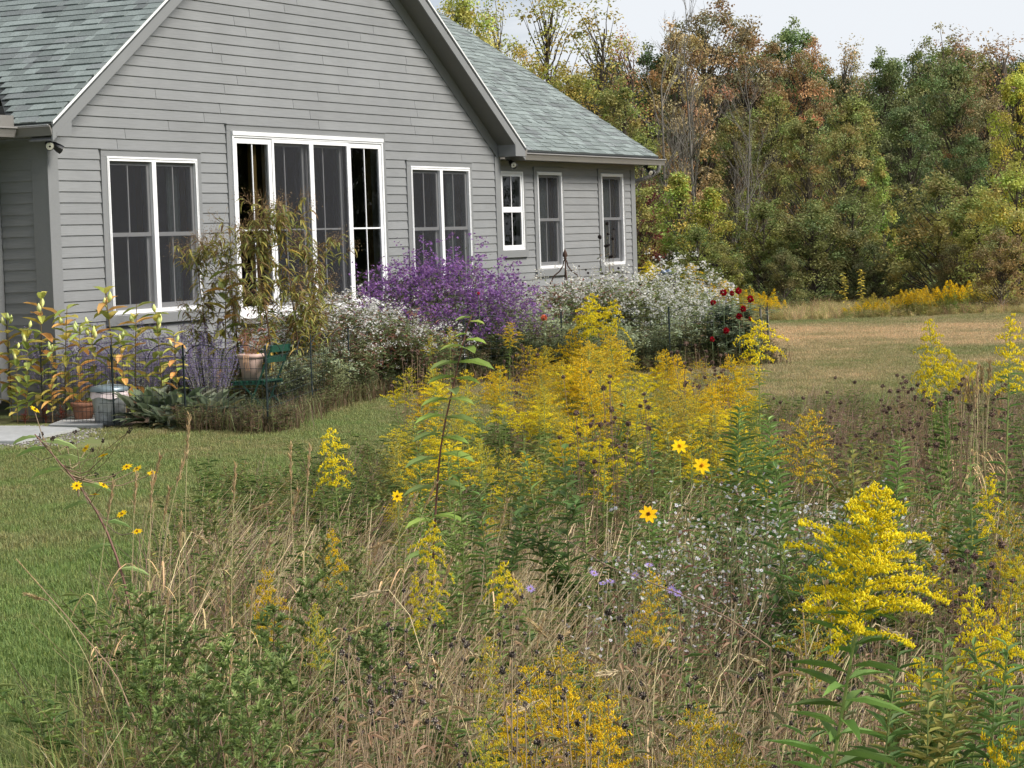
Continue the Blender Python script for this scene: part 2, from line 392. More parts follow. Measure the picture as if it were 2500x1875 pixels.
hidden = bpy.data.collections.new('patches')        # source patches for the scattered ground cover
def scatter(name, meshes, pts, rot, scl, idx, label, cat, lean=None):
    """uncountable cover: patches placed on points by geometry nodes, one object"""
    me = bpy.data.meshes.new(name)
    me.vertices.add(len(pts)); me.vertices.foreach_set('co', np.asarray(pts, np.float32).ravel())
    r3 = np.zeros((len(pts), 3), np.float32); r3[:, 2] = rot
    if lean is not None: r3[:, :2] = lean
    for nm, ty, dat in (('rot', 'FLOAT_VECTOR', r3.ravel()), ('scl', 'FLOAT', np.asarray(scl, np.float32)), ('idx', 'INT', np.asarray(idx, np.int32))):
        a = me.attributes.new(nm, ty, 'POINT'); a.data.foreach_set('vector' if ty == 'FLOAT_VECTOR' else 'value', dat)
    o = bpy.data.objects.new(name, me); col.objects.link(o)
    g = bpy.data.node_groups.new(name, 'GeometryNodeTree')
    g.interface.new_socket('Geometry', in_out='INPUT', socket_type='NodeSocketGeometry')
    g.interface.new_socket('Geometry', in_out='OUTPUT', socket_type='NodeSocketGeometry')
    gi = g.nodes.new('NodeGroupInput'); go = g.nodes.new('NodeGroupOutput')
    jn = g.nodes.new('GeometryNodeJoinGeometry')
    def na(nm, ty):
        n = g.nodes.new('GeometryNodeInputNamedAttribute'); n.data_type = ty; n.inputs[0].default_value = nm
        return [s for s in n.outputs if s.enabled][0]
    r, s, ii = na('rot', 'FLOAT_VECTOR'), na('scl', 'FLOAT'), na('idx', 'INT')
    e2r = g.nodes.new('FunctionNodeEulerToRotation'); g.links.new(r, e2r.inputs[0])
    for k, m in enumerate(meshes):
        src = bpy.data.objects.new('patch', m); hidden.objects.link(src)
        oi = g.nodes.new('GeometryNodeObjectInfo'); oi.inputs['Object'].default_value = src; oi.inputs['As Instance'].default_value = True
        ip = g.nodes.new('GeometryNodeInstanceOnPoints')
        cp = g.nodes.new('FunctionNodeCompare'); cp.data_type = 'INT'; cp.operation = 'EQUAL'
        ci = [x for x in cp.inputs if x.enabled]
        g.links.new(ii, ci[0]); ci[1].default_value = k
        g.links.new(gi.outputs[0], ip.inputs['Points']); g.links.new(cp.outputs[0], ip.inputs['Selection'])
        g.links.new(oi.outputs['Geometry'], ip.inputs['Instance'])
        g.links.new(e2r.outputs[0], ip.inputs['Rotation']); g.links.new(s, ip.inputs['Scale'])
        g.links.new(ip.outputs[0], jn.inputs[0])
    g.links.new(jn.outputs[0], go.inputs[0])
    md = o.modifiers.new('scatter', 'NODES'); md.node_group = g
    return tag(o, label, cat, kind='stuff')

# ------------------------------------------------------------------ the ground
mb = MB(); S = 700.0
mb.add([(-S, -S, 0), (S, -S, 0), (S, S, 0), (-S, S, 0)], [(0, 1, 2, 3)])
tag(mb.build('ground', M_LAWN), 'mown lawn, green on the left and dry tan beyond the garden bed', 'lawn', kind='structure')

FENCE = [(-0.92, -0.50), (-1.48, -1.87), (-1.66, -2.90), (-1.98, -4.10), (0.38, -3.18), (1.88, -2.78), (3.36, -2.40), (4.85, -2.75), (6.2, -3.5), (7.5, -4.5), (8.64, -5.50)]
BED = FENCE + [(9.6, -5.0), (14.5, -2.0), (19.5, -1.2), (19.5, 0.6), (0, 0.0), (-0.9, 0.0)]
mb = MB(); nb_ = len(BED); cen = np.mean(np.array(BED), 0)
mb.add([(x, y, 0.012) for x, y in BED] + [(4.0, -1.4, 0.05)], [], [(i, (i + 1) % nb_, nb_) for i in range(nb_)])
tag(mb.build('garden_bed', M_SOIL), 'brown mulched soil of the flower bed against the house', 'flower bed', kind='structure')
MEADOW = [tuple(gd(u, v)[:2]) for u, v in [(235, 1875), (300, 1640), (390, 1440), (560, 1255), (950, 1165), (1300, 1125), (1500, 1110), (1900, 1040), (2200, 1030), (2600, 1020), (3300, 1020), (3600, 2700), (-500, 2900)]]
mb = MB(); nm_ = len(MEADOW); mc = np.mean(np.array(MEADOW), 0)
mb.add([(x, y, 0.004) for x, y in MEADOW] + [(mc[0], mc[1], 0.004)], [], [(i, nm_, (i + 1) % nm_) for i in range(nm_)])
M_LITTER = mat_solid('meadow_litter', (0.11, 0.085, 0.05), rough=1.0, bump=0.5, nscale=25, dark=0.5)
tag(mb.build('meadow_ground', M_LITTER), 'brown litter covered soil under the wildflower meadow', 'meadow', kind='structure')

# ------------------------------------------------------------------ the house
E = ROW
def X(r): return r * E
def Zr(r): return r * E + Z0
house = tag(empty('house', (0, 0, 0)), 'grey clapboard house with white windows and a grey shingle roof', 'house')
W, D, OV, PT = 90.473, 4.476, 2.48, 0.6667
XC = W / 2
ZLOW, ZUP, ZFR = 34.10, 35.72, 32.48           # apex heights: fascia bottom, fascia top, frieze bottom
XE0, XE1 = -2.43, W + 2.43
zl = lambda x: ZLOW - PT * abs(x - XC)
zu = lambda x: ZUP - PT * abs(x - XC)
zf = lambda x: ZFR - PT * abs(x - XC)
BASE = -20.5                                   # bottom of the siding, rows
WINX = {}

def board(parent, x0b, x1b, x0t, x1t, zb, zt, y, axis='y'):
    """one lapped siding board: thick lower edge, thin upper edge tucked under the next"""
    yb, yt = (0.017, 0.006)
    zb2, zt2 = zb + 0.012, zt + 0.10           # reaches up under its neighbour
    k = (zt2 - zb2) / max(zt - zb, 1e-6)
    x0t2 = x0b + (x0t - x0b) * k; x1t2 = x1b + (x1t - x1b) * k
    pts = [(x0b, -yb, zb2), (x1b, -yb, zb2), (x1t2, -yt + 0.004, zt2), (x0t2, -yt + 0.004, zt2), (x0b, 0.0, zb2), (x1b, 0.0, zb2), (x1t2, 0.0, zt2), (x0t2, 0.0, zt2)]
    out = []
    for a, b, c in pts:
        zz = Zr(c)
        if axis == 'y': out.append((X(a), X(y) + b, zz))
        else: out.append((X(y) + b, X(a), zz))   # wall facing -x; a runs along y
    m = MB()
    q = [(0, 1, 2, 3), (0, 4, 5, 1), (3, 2, 6, 7), (0, 3, 7, 4), (1, 5, 6, 2)]
    if axis != 'y': q = [f[::-1] for f in q]
    m.add(out, q)
    return m.build('siding_board', M_SIDING, parent)
def rows_on(parent, y, xl, xr, zlo, zhi, openings, joints, axis='y'):
    r = random.Random(5)
    for k in range(int(math.floor(zlo)), int(math.ceil(zhi))):
        zb, zt = k, k + 1
        l0, l1, r0, r1 = xl(zb), xl(zt), xr(zb), xr(zt)
        if r0 - l0 < 0.3: continue
        cuts = [(a, b) for a, b, c, d in openings if min(zt, d) - max(zb, c) > 0.45]
        segs = [[l0, l1, r0, r1]]
        for a, b in sorted(cuts):
            ns = []
            for s in segs:
                if a > s[0] and b < s[2]:
                    ns += [[s[0], s[1], a, a], [b, b, s[2], s[3]]]
                elif a <= s[0] < b: ns.append([b, b, s[2], s[3]])
                elif a < s[2] <= b: ns.append([s[0], s[1], a, a])
                else: ns.append(s)
            segs = [s for s in ns if s[2] - s[0] > 0.15]
        for s in segs:
            parts = [s]
            if joints:
                xx = s[0] + r.uniform(8, 24)
                while xx < s[2] - 5:
                    p = parts.pop()
                    parts += [[p[0], p[1], xx - 0.028, xx - 0.028], [xx + 0.028, xx + 0.028, p[2], p[3]]]
                    xx += r.uniform(17, 28)
            for p in parts: board(parent, p[0], p[2], p[1], p[3], zb, zt, y, axis)
def backing(name, y, x0, x1, zlo, ztop, openings, axis='y', thick=0.12):
    """sheathing behind the boards with real openings"""
    m = MB(); xs = sorted(set([x0, x1, XC] + [v for o in openings for v in o[:2]])); xs = [v for v in xs if x0 <= v <= x1]
    for a, b in zip(xs[:-1], xs[1:]):
        mid = (a + b) / 2; cur = zlo
        for o in sorted([o for o in openings if o[0] < mid < o[1]], key=lambda o: o[2]):
            if o[2] > cur: prism(m, [(X(a), Zr(cur)), (X(b), Zr(cur)), (X(b), Zr(o[2])), (X(a), Zr(o[2]))], X(y) + 0.001, X(y) + thick)
            cur = o[3]
        prism(m, [(X(a), Zr(cur)), (X(b), Zr(cur)), (X(b), Zr(ztop(b))), (X(a), Zr(ztop(a)))], X(y) + 0.001, X(y) + thick)
    return m.build(name, M_SIDING, house)
# openings (white frame, rows): x0, x1, z0, z1
G_WIN = [(8.53, 23.33, -13.58, 1.305), (67.12, 81.97, -13.58, 1.305)]
SLIDER = (29.73, 60.63, -14.9, 4.26)
CAS, SILL = 0.80, 0.95
op = [(a - CAS, b + CAS, c - SILL, 2.0) for a, b, c, d in G_WIN] + [(SLIDER[0] - CAS, SLIDER[1] + CAS, SLIDER[2] - 0.4, 5.0)]
hole = [(a, b, c, d) for a, b, c, d in G_WIN] + [SLIDER]
gable = backing('gable_wall', 0, 0, W, BASE, lambda x: zl(x) - 0.02, hole)
CB = 1.32
rows_on(gable, 0, lambda z: max(CB, XC - (ZFR - z) / PT), lambda z: min(W - CB, XC + (ZFR - z) / PT), BASE, 31.9, op, True)
# wing wall
W_WIN = [(99.35, 105.92, -8.95, 1.34, False), (110.28, 118.03, -11.68, 1.40, True), (131.30, 139.02, -11.66, 1.42, True)]
WX1 = 143.54
wop = [(a - CAS, b + CAS, c - SILL, 2.05) for a, b, c, d, s in W_WIN]
wing = backing('wing_wall', D, W - 0.5, WX1, BASE, lambda x: 3.0, [w[:4] for w in W_WIN])
rows_on(wing, D, lambda z: W + 0.05, lambda z: WX1 - CB, BASE, 3.0, wop, False)
# side wall of the gable end and the stub of the left wing
sw = MB(); prism(sw, [(X(0.01), Zr(BASE)), (X(5.6), Zr(BASE)), (X(5.6), Zr(3.2)), (X(0.01), Zr(3.2))], X(0) + 0.002, X(0) + 0.12, axis='x')
side = sw.build('side_wall', M_SIDING, house)
rows_on(side, 0, lambda z: 1.55, lambda z: 5.3, BASE, 2.8, [], False, axis='x')
lw = MB(); box(lw, X(-60), X(0) - 0.001, X(5.6), X(6.5), Zr(BASE), Zr(3.2))
lwing = lw.build('left_wing_wall', M_SIDING, house)
rows_on(lwing, 5.6, lambda z: -30.0, lambda z: -1.2, BASE, 2.8, [], False)
# corner boards (two faces each), inside-corner trim, frieze boards
def trim(name, parent, *b, mat=M_TRIM):
    m = MB(); box(m, *b); return m.build(name, mat, parent)
P = 0.026
trim('corner_board', gable, X(0) - P, X(CB), -P, -0.001, Zr(BASE - .3), Zr(2.79))
trim('corner_board', side, X(0) - P + 0.001, X(0) - 0.001, 0.0, X(1.6), Zr(BASE - .3), Zr(2.78))
trim('corner_board', lwing, X(-1.2), X(0) - 0.004, X(5.6) - P, X(5.6) - 0.001, Zr(BASE - .3), Zr(2.78))
trim('corner_board', gable, X(W - CB), X(W) + P, -P, -0.001, Zr(BASE - .3), Zr(2.79))
trim('corner_board', gable, X(W) + 0.001, X(W) + P - 0.002, 0.0, X(D) - P - 0.002, Zr(BASE - .3), Zr(2.7))
trim('corner_board', wing, X(WX1 - CB), X(WX1) + P, X(D) - P, X(D) - 0.001, Zr(BASE - .3), Zr(2.75))
for s in (0, 1):
    m = MB(); a, b = (X(0.3), X(XC)) if s == 0 else (X(XC), X(W - 0.3))
    za, zb_ = (0.3, XC) if s == 0 else (XC, W - 0.3)
    prism(m, [(a, Zr(zf(za))), (b, Zr(zf(zb_))), (b, Zr(zl(zb_)) + 0.01), (a, Zr(zl(za)) + 0.01)], -0.022, -0.002)
    m.build('frieze_board', M_TRIM, gable)
# foundation strip
fm = MB(); box(fm, X(0.2), X(W - .2), 0.02, 0.3, -0.2, Zr(BASE) + 0.02); box(fm, X(W), X(WX1 - .2), X(D) + 0.02, X(D) + .3, -0.2, Zr(BASE) + 0.02); box(fm, 0.02, 0.3, 0.31, X(5.6), -0.2, Zr(BASE) + 0.02)
fm.build('foundation', mat_solid('concrete', (0.27, 0.27, 0.26), rough=0.9, nscale=20), house)
# east end wall and back so the house is closed
m = MB(); prism(m, [(X(D) + .13, -.1), (X(94), -.1), (X(94), Zr(3)), (X(49), Zr(33)), (X(D) + .13, Zr(3))], X(WX1) - 0.12, X(WX1) - 0.002, axis='x'); m.build('end_wall', M_SIDING, house)
# rooms behind the glass
m = MB()
def room(x0, x1, y0, y1, z0, z1):
    v = [(x, y, z) for z in (z0, z1) for y in (y0, y1) for x in (x0, x1)]
    m.add(v, [(0, 1, 3, 2), (4, 6, 7, 5), (2, 3, 7, 6), (0, 2, 6, 4), (1, 5, 7, 3)])
room(X(1), X(W - 1), 0.125, 5.0, Zr(-15.0), Zr(6)); room(X(W + .2), X(WX1 - 1.5), X(D) + .125, X(D) + 3.6, Zr(-15.0), Zr(3.4))
m.build('room_interior', M_ROOM, house)

# ------------------------------------------------------------------ windows
def ring(m, x0, x1, z0, z1, w, y0, y1, wt=None, wb=None):
    wt = w if wt is None else wt; wb = w if wb is None else wb
    box(m, x0, x0 + w, y0, y1, z0, z1); box(m, x1 - w, x1, y0, y1, z0, z1)
    box(m, x0 + w, x1 - w, y0, y1, z1 - wt, z1); box(m, x0 + w, x1 - w, y0, y1, z0, z0 + wb)
def one(name, mat, parent, *b):
    m = MB(); box(m, *b); return m.build(name, mat, parent)
def casing(win, x0, x1, z0, z1, ztop, y, sill=True):
    p = 0.030
    one('casing', M_TRIM, win, x0 - CAS * E, x0 - .001, y - p, y - .0005, z0 - (SILL * E if not sill else 0), z1)
    one('casing', M_TRIM, win, x1 + .001, x1 + CAS * E, y - p, y - .0005, z0 - (SILL * E if not sill else 0), z1)
    one('casing', M_TRIM, win, x0 - CAS * E, x1 + CAS * E, y - p - .002, y - .0005, z1 + .001, Zr(ztop) - 0.012)
    one('drip_cap', M_TRIM, win, x0 - CAS * E - .01, x1 + CAS * E + .01, y - p - .014, y - .0005, Zr(ztop) - 0.011, Zr(ztop) - 0.002)
    if sill: one('sill', M_TRIM, win, x0 - CAS * E - .015, x1 + CAS * E + .015, y - p - .022, y - .0005, z0 - SILL * E, z0 - .001)
def pane(win, x0, x1, z0, z1, y, bars, mat=M_SASH, hb=None):
    g = MB(); g.add([(x0, y, z0), (x1, y, z0), (x1, y, z1), (x0, y, z1)], [(0, 1, 2, 3)]); g.build('pane', M_GLASS, win)
    for b in bars: one('muntin', mat, win, b - .010, b + .010, y - .012, y - .002, z0, z1)
    for h in hb or []:
        xs = [x0] + [v for b in bars for v in (b - .010, b + .010)] + [x1]
        for a, c in zip(xs[0::2], xs[1::2]): one('muntin', mat, win, a, c, y - .012, y - .002, h - .011, h + .011)
def hung_window(x0, x1, z0, z1, yr, units, screen, label, ztop=2.0):
    win = empty('window', (0, 0, 0), house); win['label'] = label
    x0, x1, z0, z1, y = X(x0), X(x1), Zr(z0), Zr(z1), X(yr)
    casing(win, x0, x1, z0, z1, ztop, y)
    fw, mw = 0.042, 0.085
    m = MB(); ring(m, x0, x1, z0, z1, fw, y - .045, y + .11, wt=.052, wb=.06)
    uw = (x1 - x0 - 2 * fw - mw * (units - 1)) / units
    for k in range(1, units): box(m, x0 + fw + k * uw + (k - 1) * mw, x0 + fw + k * uw + k * mw, y - .047, y + .11, z0 + .06, z1 - .052)
    m.build('frame', M_WHITE, win)
    m = MB(); ring(m, x0 + .012, x1 - .012, z0 + .012, z1 - .012, .010, y - .053, y - .046); m.build('brick_mould', M_WHITE, win)
    zm = z0 + (z1 - z0) * 0.508
    for k in range(units):
        a = x0 + fw + k * (uw + mw); b = a + uw; zb, zt = z0 + .06, z1 - .052; sw = .045; cx = (a + b) / 2
        s = MB(); ring(s, a, b, zm - .022, zt, sw, y + .004, y + .036, wb=.048); s.build('upper_sash', M_SASH, win)
        pane(win, a + sw, b - sw, zm + .026, zt - sw, y + .022, [cx])
        s = MB(); ring(s, a, b, zb, zm + .020, sw, y + .040, y + .072, wb=.062); s.build('lower_sash', M_SASH, win)
        pane(win, a + sw, b - sw, zb + .062, zm - .025, y + .058, [cx])
        if screen:
            s = MB(); s.add([(a, y - .006, zb), (b, y - .006, zb), (b, y - .006, zt), (a, y - .006, zt)], [(0, 1, 2, 3)]); s.build('insect_screen', M_SCREEN, win)
        if screen and units == 1 or k == units - 1:
            c = MB(); n = 26; c0, c1 = (a, b) if units == 1 else (b - .30, b - .06)
            xs = np.linspace(c0, c1, n); ys = y + .20 + .02 * np.sin(np.arange(n) * 1.7)
            c.add([(q, w, z) for q, w in zip(xs, ys) for z in (zb - .05, zt)], [(2 * i, 2 * i + 2, 2 * i + 3, 2 * i + 1) for i in range(n - 1)])
            c.build('curtain', M_CURTAIN, win, True)
        one('wood_lining', M_WOOD, win, b - .03, b - .001, y + .115, y + .19, zb, zt)
    return win
hung_window(*G_WIN[0], 0, 2, True, 'paired double-hung window nearest the lawn corner of the gable')
hung_window(*G_WIN[1], 0, 2, True, 'paired double-hung window behind the purple aster')
hung_window(*W_WIN[1][:4], D, 1, True, 'tall narrow window above the iron obelisk', 2.05)
hung_window(*W_WIN[2][:4], D, 1, True, 'tall narrow window at the far corner', 2.05)
# short casement tucked beside the gable corner
win = empty('window', (0, 0, 0), house); win['label'] = 'short white casement window beside the gable corner'
x0, x1, z0, z1, y = X(99.35), X(105.92), Zr(-8.95), Zr(1.34), X(D)
casing(win, x0, x1, z0, z1, 2.05, y)
m = MB(); ring(m, x0, x1, z0, z1, .03, y - .045, y + .1); m.build('frame', M_WHITE, win)
m = MB(); ring(m, x0 + .032, x1 - .032, z0 + .032, z1 - .032, .05, y - .03, y + .01); zm = z0 + (z1 - z0) * .515; box(m, x0 + .082, x1 - .082, y - .029, y + .01, zm - .045, zm + .045); m.build('sash', M_WHITE, win)
pane(win, x0 + .08, x1 - .08, z0 + .08, zm - .045, y - .008, [(x0 + x1) / 2], M_WHITE); pane(win, x0 + .08, x1 - .08, zm + .045, z1 - .08, y - .008, [(x0 + x1) / 2], M_WHITE)
# four-panel sliding door
door = empty('sliding_door', (0, 0, 0), house); door['label'] = 'white four-panel sliding glass door'
x0, x1, z0, z1, y = X(SLIDER[0]), X(SLIDER[1]), Zr(SLIDER[2]), Zr(SLIDER[3]), 0.0
casing(door, x0, x1, z0, z1, 5.0, y, sill=False)
m = MB(); ring(m, x0, x1, z0, z1, .04, y - .05, y + .14, wt=.075, wb=.04); box(m, x0 - .003, x1 + .003, y - .062, y - .051, z1 - .05, z1); m.build('frame', M_WHITE, door)
one('threshold', M_GUTTER, door, x0 - .05, x1 + .05, y - .09, y - .055, z0 - .06, z0 + .01)
sp = [x0 + .04, X(37.175), X(45.08), X(52.98), x1 - .04]; zt, zb = z1 - .077, z0 + .042; zh = Zr(-5.8)
for k in range(4):
    a, b = sp[k] + .002, sp[k + 1] - .002
    pan = MB()
    if k in (0, 3):
        ya = y - .035; sw = .075 if k == 0 else .07
        ring(pan, a, b, zb, zt, sw, ya, ya + .04, wb=.12); pan.build('door_panel', M_WHITE, door)
        pane(door, a + sw, b - sw, zb + .12, zt - sw, ya + .022, [(a + b) / 2], M_WHITE, [zh])
    else:
        ring(pan, a, b, zb, zt, .05, y - .045, y - .02, wb=.1); pan.build('screen_door', M_WHITE, door)
        s = MB(); s.add([(a + .05, y - .03, zb + .1), (b - .05, y - .03, zb + .1), (b - .05, y - .03, zt - .05), (a + .05, y - .03, zt - .05)], [(0, 1, 2, 3)]); s.build('insect_screen', M_SCREEN, door)
        q = MB(); ya = y + .06; ring(q, a - .03, b + .0, zb, zt, .085, ya, ya + .045, wb=.14); q.build('door_panel', M_SASH, door)
        pane(door, a + .055, b - .085, zb + .14, zt - .085, ya + .022, [(a + b) / 2 - .015], M_SASH, [zh])
one('wood_lining', M_WOOD, door, sp[1] - .16, sp[1] - .09, y + .15, y + .24, zb, zt); one('wood_lining', M_WOOD, door, x1 - .03, x1 - .002, y + .145, y + .24, zb, zt)

# ------------------------------------------------------------------ roof edges, gutters
fy0, fy1 = -X(OV) - 0.02, -X(OV)
for s in (0, 1):
    a, b = (XE0, XC) if s == 0 else (XC, XE1)
    m = MB(); prism(m, [(X(a), Zr(zl(a))), (X(b), Zr(zl(b))), (X(b), Zr(zu(b))), (X(a), Zr(zu(a)))], fy0, fy1); m.build('rake_fascia', M_TRIM, house)
    m = MB(); prism(m, [(X(a), Zr(zu(a)) - .016), (X(b), Zr(zu(b)) - .016), (X(b), Zr(zu(b)) + .014), (X(a), Zr(zu(a)) + .014)], fy0 - .014, fy0 - .001); m.build('drip_edge', M_DRIP, house)
    m = MB(); prism(m, [(X(a), Zr(zl(a)) + .004), (X(b), Zr(zl(b)) + .004), (X(b), Zr(zl(b)) + .022), (X(a), Zr(zl(a)) + .022)], fy1 + .001, -.001); m.build('rake_soffit', M_SOFFIT, house)
for (a, b, ed) in ((-1.85, .34, 0), (W - .36, W + 2.35, 1)):
    m = MB(); prism(m, [(X(a), Zr(2.80)), (X(b), Zr(2.80)), (X(b), Zr(zl(b)) + .05), (X(a), Zr(zl(a)) + .05)], fy0 - .003, -.03); m.build('eave_return', M_TRIM, house)
GP = [(0, .115), (-.105, .115), (-.112, .098), (-.098, .092), (-.075, .035), (-.065, .0), (0, 0)]     # gutter section: out, up
def gutter_x(x, y0, y1, z, sgn):
    m = MB(); poly = [(x + sgn * -a, z + b) for a, b in GP]
    n = len(poly); A = [(p[0], y0, p[1]) for p in poly]; B = [(p[0], y1, p[1]) for p in poly]
    m.add(A + B, [(i, i + n, (i + 1) % n + n, (i + 1) % n) for i in range(n)], [(0, i, i + 1) for i in range(1, n - 1)] + [(n, n + i + 1, n + i) for i in range(1, n - 1)])
    return m.build('gutter', M_GUTTER, house)
gutter_x(X(-1.95), -X(OV) - .012, X(1.75), Zr(2.83), -1); one('gutter_lip', M_DRIP, house, X(-1.95) - .108, X(-1.95) - .03, -X(OV) + .01, X(1.75), Zr(2.83) + .117, Zr(2.83) + .124)
gutter_x(X(W + 2.40), -X(OV) - .012, X(1.4), Zr(2.83), 1)
m = MB(); poly = [(X(1.92) + a, Zr(2.70) + b) for a, b in GP]; prism(m, poly, X(93.6), X(148.2), axis='x'); m.build('gutter', M_GUTTER, house)
m = MB(); poly = [(X(1.75) + a, Zr(2.83) + b) for a, b in GP]; prism(m, poly, X(-50), X(-1.9) - .11, axis='x'); m.build('gutter', M_GUTTER, house)
one('splash_guard', M_GUTTER, house, X(-3.0), X(-2.9), X(1.2), X(2.6), Zr(3.75), Zr(4.75)); one('splash_guard', M_GUTTER, house, X(-5.2), X(-3.02), X(1.2), X(1.25), Zr(3.75), Zr(4.75))
one('eave_fascia', M_TRIM, house, X(-1.93), X(-1.75), -X(OV) + .03, X(5.5), Zr(2.79), Zr(3.95)); one('eave_soffit', M_SOFFIT, house, X(-1.74), X(-.2), .003, X(5.5), Zr(2.80), Zr(2.88))
one('eave_soffit', M_SOFFIT, house, X(-50), X(-1.95), X(2.0), X(5.59), Zr(2.80), Zr(2.88))
one('eave_fascia', M_TRIM, house, X(93.2), X(147.0), X(1.93), X(2.05), Zr(2.72), Zr(3.95)); one('eave_soffit', M_SOFFIT, house, X(91.2), X(147.0), X(2.06), X(4.46), Zr(2.74), Zr(2.82))
trim('frieze_board', wing, X(W) + .03, X(WX1), X(D) - .024, X(D) - .002, Zr(2.1), Zr(2.73), mat=M_TRIM)
m = MB(); prism(m, [(X(1.95), Zr(3.0)), (X(49), Zr(3.0 + PT * 47)), (X(49), Zr(3.95 + PT * 47.1)), (X(1.95), Zr(3.95))], X(146.8), X(147.0), axis='x'); m.build('rake_fascia', M_TRIM, house)
dsp = [(146.3, 1.45, 2.75), (146.3, 1.45, 2.3), (146.25, 1.7, 1.75), (146.0, 2.4, 1.25), (145.4, 3.6, .75), (144.6, 4.9, .35), (144.15, 5.6, -.2), (144.1, 5.7, -1.2), (144.1, 5.7, -18.5)]
dsp = np.array([(X(a), X(b), Zr(c)) for a, b, c in dsp]); 
i_ = np.linspace(0, 6, 43); dd = np.stack([np.interp(i_, np.arange(9), dsp[:, k]) for k in range(3)], -1)
m = MB(); tube(m, np.vstack([dd, dsp[7:]]), np.concatenate([.036 + .004 * (np.arange(43) % 2), [.038, .038]]), n=10); m.build('downspout', M_GUTTER, house, False)
def flood(p, aims):
    f = MB(); lathe(f, [(0, 0), (.05, 0), (.05, -.025), (.03, -.045), (0, -.045)], p, 12); fo = f.build('flood_light', M_BLACK, house)
    for a in aims:
        a = unit(np.array(a, float)); s = np.array(p) + np.array([0, 0, -.04]); h = s + a * .05
        b = MB(); tube(b, [s, s + a * .03, h], .014, n=6); tube(b, [h, h + a * .03, h + a * .10, h + a * .145], [.022, .038, .05, .052], n=14); b.build('lamp_head', M_BLACK, fo)
        g = MB(); tube(g, [h + a * .139, h + a * .149], [.046, .044], n=14); tube(g, [h + a * .149, h + a * .152], [.044, .012], n=14); g.build('lamp_lens', M_LAMP, fo)
flood((X(-.95), X(-.9), Zr(2.79)), [(-.75, -.75, -.42), (.8, -.55, -.65)])
flood((X(93.0), X(-.2), Zr(2.75)), [(-.6, -.8, -.5), (.75, -.1, -.45)])
flood((X(145.3), X(3.2), Zr(2.72)), [(-.5, -.8, -.6), (.6, -.8, -.6)])

# ------------------------------------------------------------------ shingles
CO, SI = 1 / math.hypot(1, PT), PT / math.hypot(1, PT)
def slope(name, org, sdir, tdir, nrm, s0f, s1f, length, keep):
    """laminated shingles in courses; keep(course, s) says which are single pieces"""
    org, sdir, tdir, nrm = map(np.array, (org, sdir, tdir, nrm))
    dk = MB(); L_ = length
    c = [org + sdir * s + tdir * t - nrm * .004 for s, t in ((s0f(0), -.02), (s1f(0), -.02), (s1f(L_), L_), (s0f(L_), L_))]
    dk.add(c + [p - nrm * .05 for p in c], [(0, 1, 2, 3), (7, 6, 5, 4), (0, 4, 5, 1), (1, 5, 6, 2), (2, 6, 7, 3), (3, 7, 4, 0)])
    deck = dk.build(name, M_DECK, house)
    shared = {}; rest = MB(); r = random.Random(3); n = 0
    EXP = .143
    for k in range(int(L_ / EXP) + 1):
        t = k * EXP; a, b = s0f(t), s1f(t); s = a - r.uniform(0, .2)
        while s < b:
            w = r.choice((.10, .15, .19, .22, .26, .32)); th = r.choice((.012, .016, .022))
            s_, e_ = max(s, a), min(s + w, b); ww = e_ - s_; s += w
            if ww < .03: continue
            g = r.choice((.80, .88, .95, 1.02, 1.1, 1.2)); cc = np.array((.190, .218, .208)) * g
            if r.random() < .22: cc *= np.array((1.0, .96, .99)) * .86
            def geo(wd):
                P_ = []
                for z0_, z1_ in ((0.0, 0.0),):
                    P_ = [(0.002, 0, .002), (wd - .002, 0, .002), (wd - .002, EXP + .03, -.004), (0.002, EXP + .03, -.004),
                          (0.002, 0, th), (wd - .002, 0, th), (wd - .002, EXP + .03, .0035), (0.002, EXP + .03, .0035)]
                return P_
            q = [(4, 5, 6, 7), (0, 1, 5, 4), (1, 2, 6, 5), (3, 0, 4, 7)]
            if np.dot(np.cross(sdir, tdir), nrm) < 0: q = [f[::-1] for f in q]
            if keep(k, (s_ + e_) / 2):
                key = (round(ww, 3), th)
                if key not in shared:
                    m = MB(); m.add(geo(ww), q); shared[key] = m.mesh('shingle', M_SHINGLE)
                o = bpy.data.objects.new('shingle', shared[key]); col.objects.link(o); o.parent = deck
                Mx = Matrix.Identity(4); p = org + sdir * s_ + tdir * t
                for i in range(3): Mx[i][0], Mx[i][1], Mx[i][2], Mx[i][3] = sdir[i], tdir[i], nrm[i], p[i]
                o.matrix_local = Mx; o.color = (*cc, 1); n += 1
            else:
                P_ = np.array(geo(ww)); p = org + sdir * s_ + tdir * t
                rest.add(p + P_[:, :1] * sdir + P_[:, 1:2] * tdir + P_[:, 2:] * nrm, q, c=cc)
    o = rest.build('shingles', M_SHINGLE, deck); o['kind'] = 'stuff'
    return n
def seen(P, m=10):
    u, v, z = px(P); return -m < u < 2500 + m and -m < v < 1875
LS = X(XC - XE0) / CO
o1 = (X(XE0) - .02, -X(OV) - .028, Zr(zu(XE0)) + .004)
n1 = slope('gable_roof', o1, (0, 1, 0), (CO, 0, SI), (-SI, 0, CO), lambda t: 0.0, lambda t: X(OV) + .03 + X(1.9) + t * CO, LS,
           lambda k, s: seen((o1[0] + k * .143 * CO, o1[1] + s, o1[2] + k * .143 * SI)) and k < 17)
slope('gable_roof', (X(XE1) + .02, -X(OV) - .028, Zr(zu(XE1)) + .004), (0, 1, 0), (-CO, 0, SI), (SI, 0, CO), lambda t: 0.0, lambda t: X(OV) + .03 + X(1.9) + t * CO, LS, lambda k, s: False)
o2 = (0.0, X(1.88), Zr(3.97))
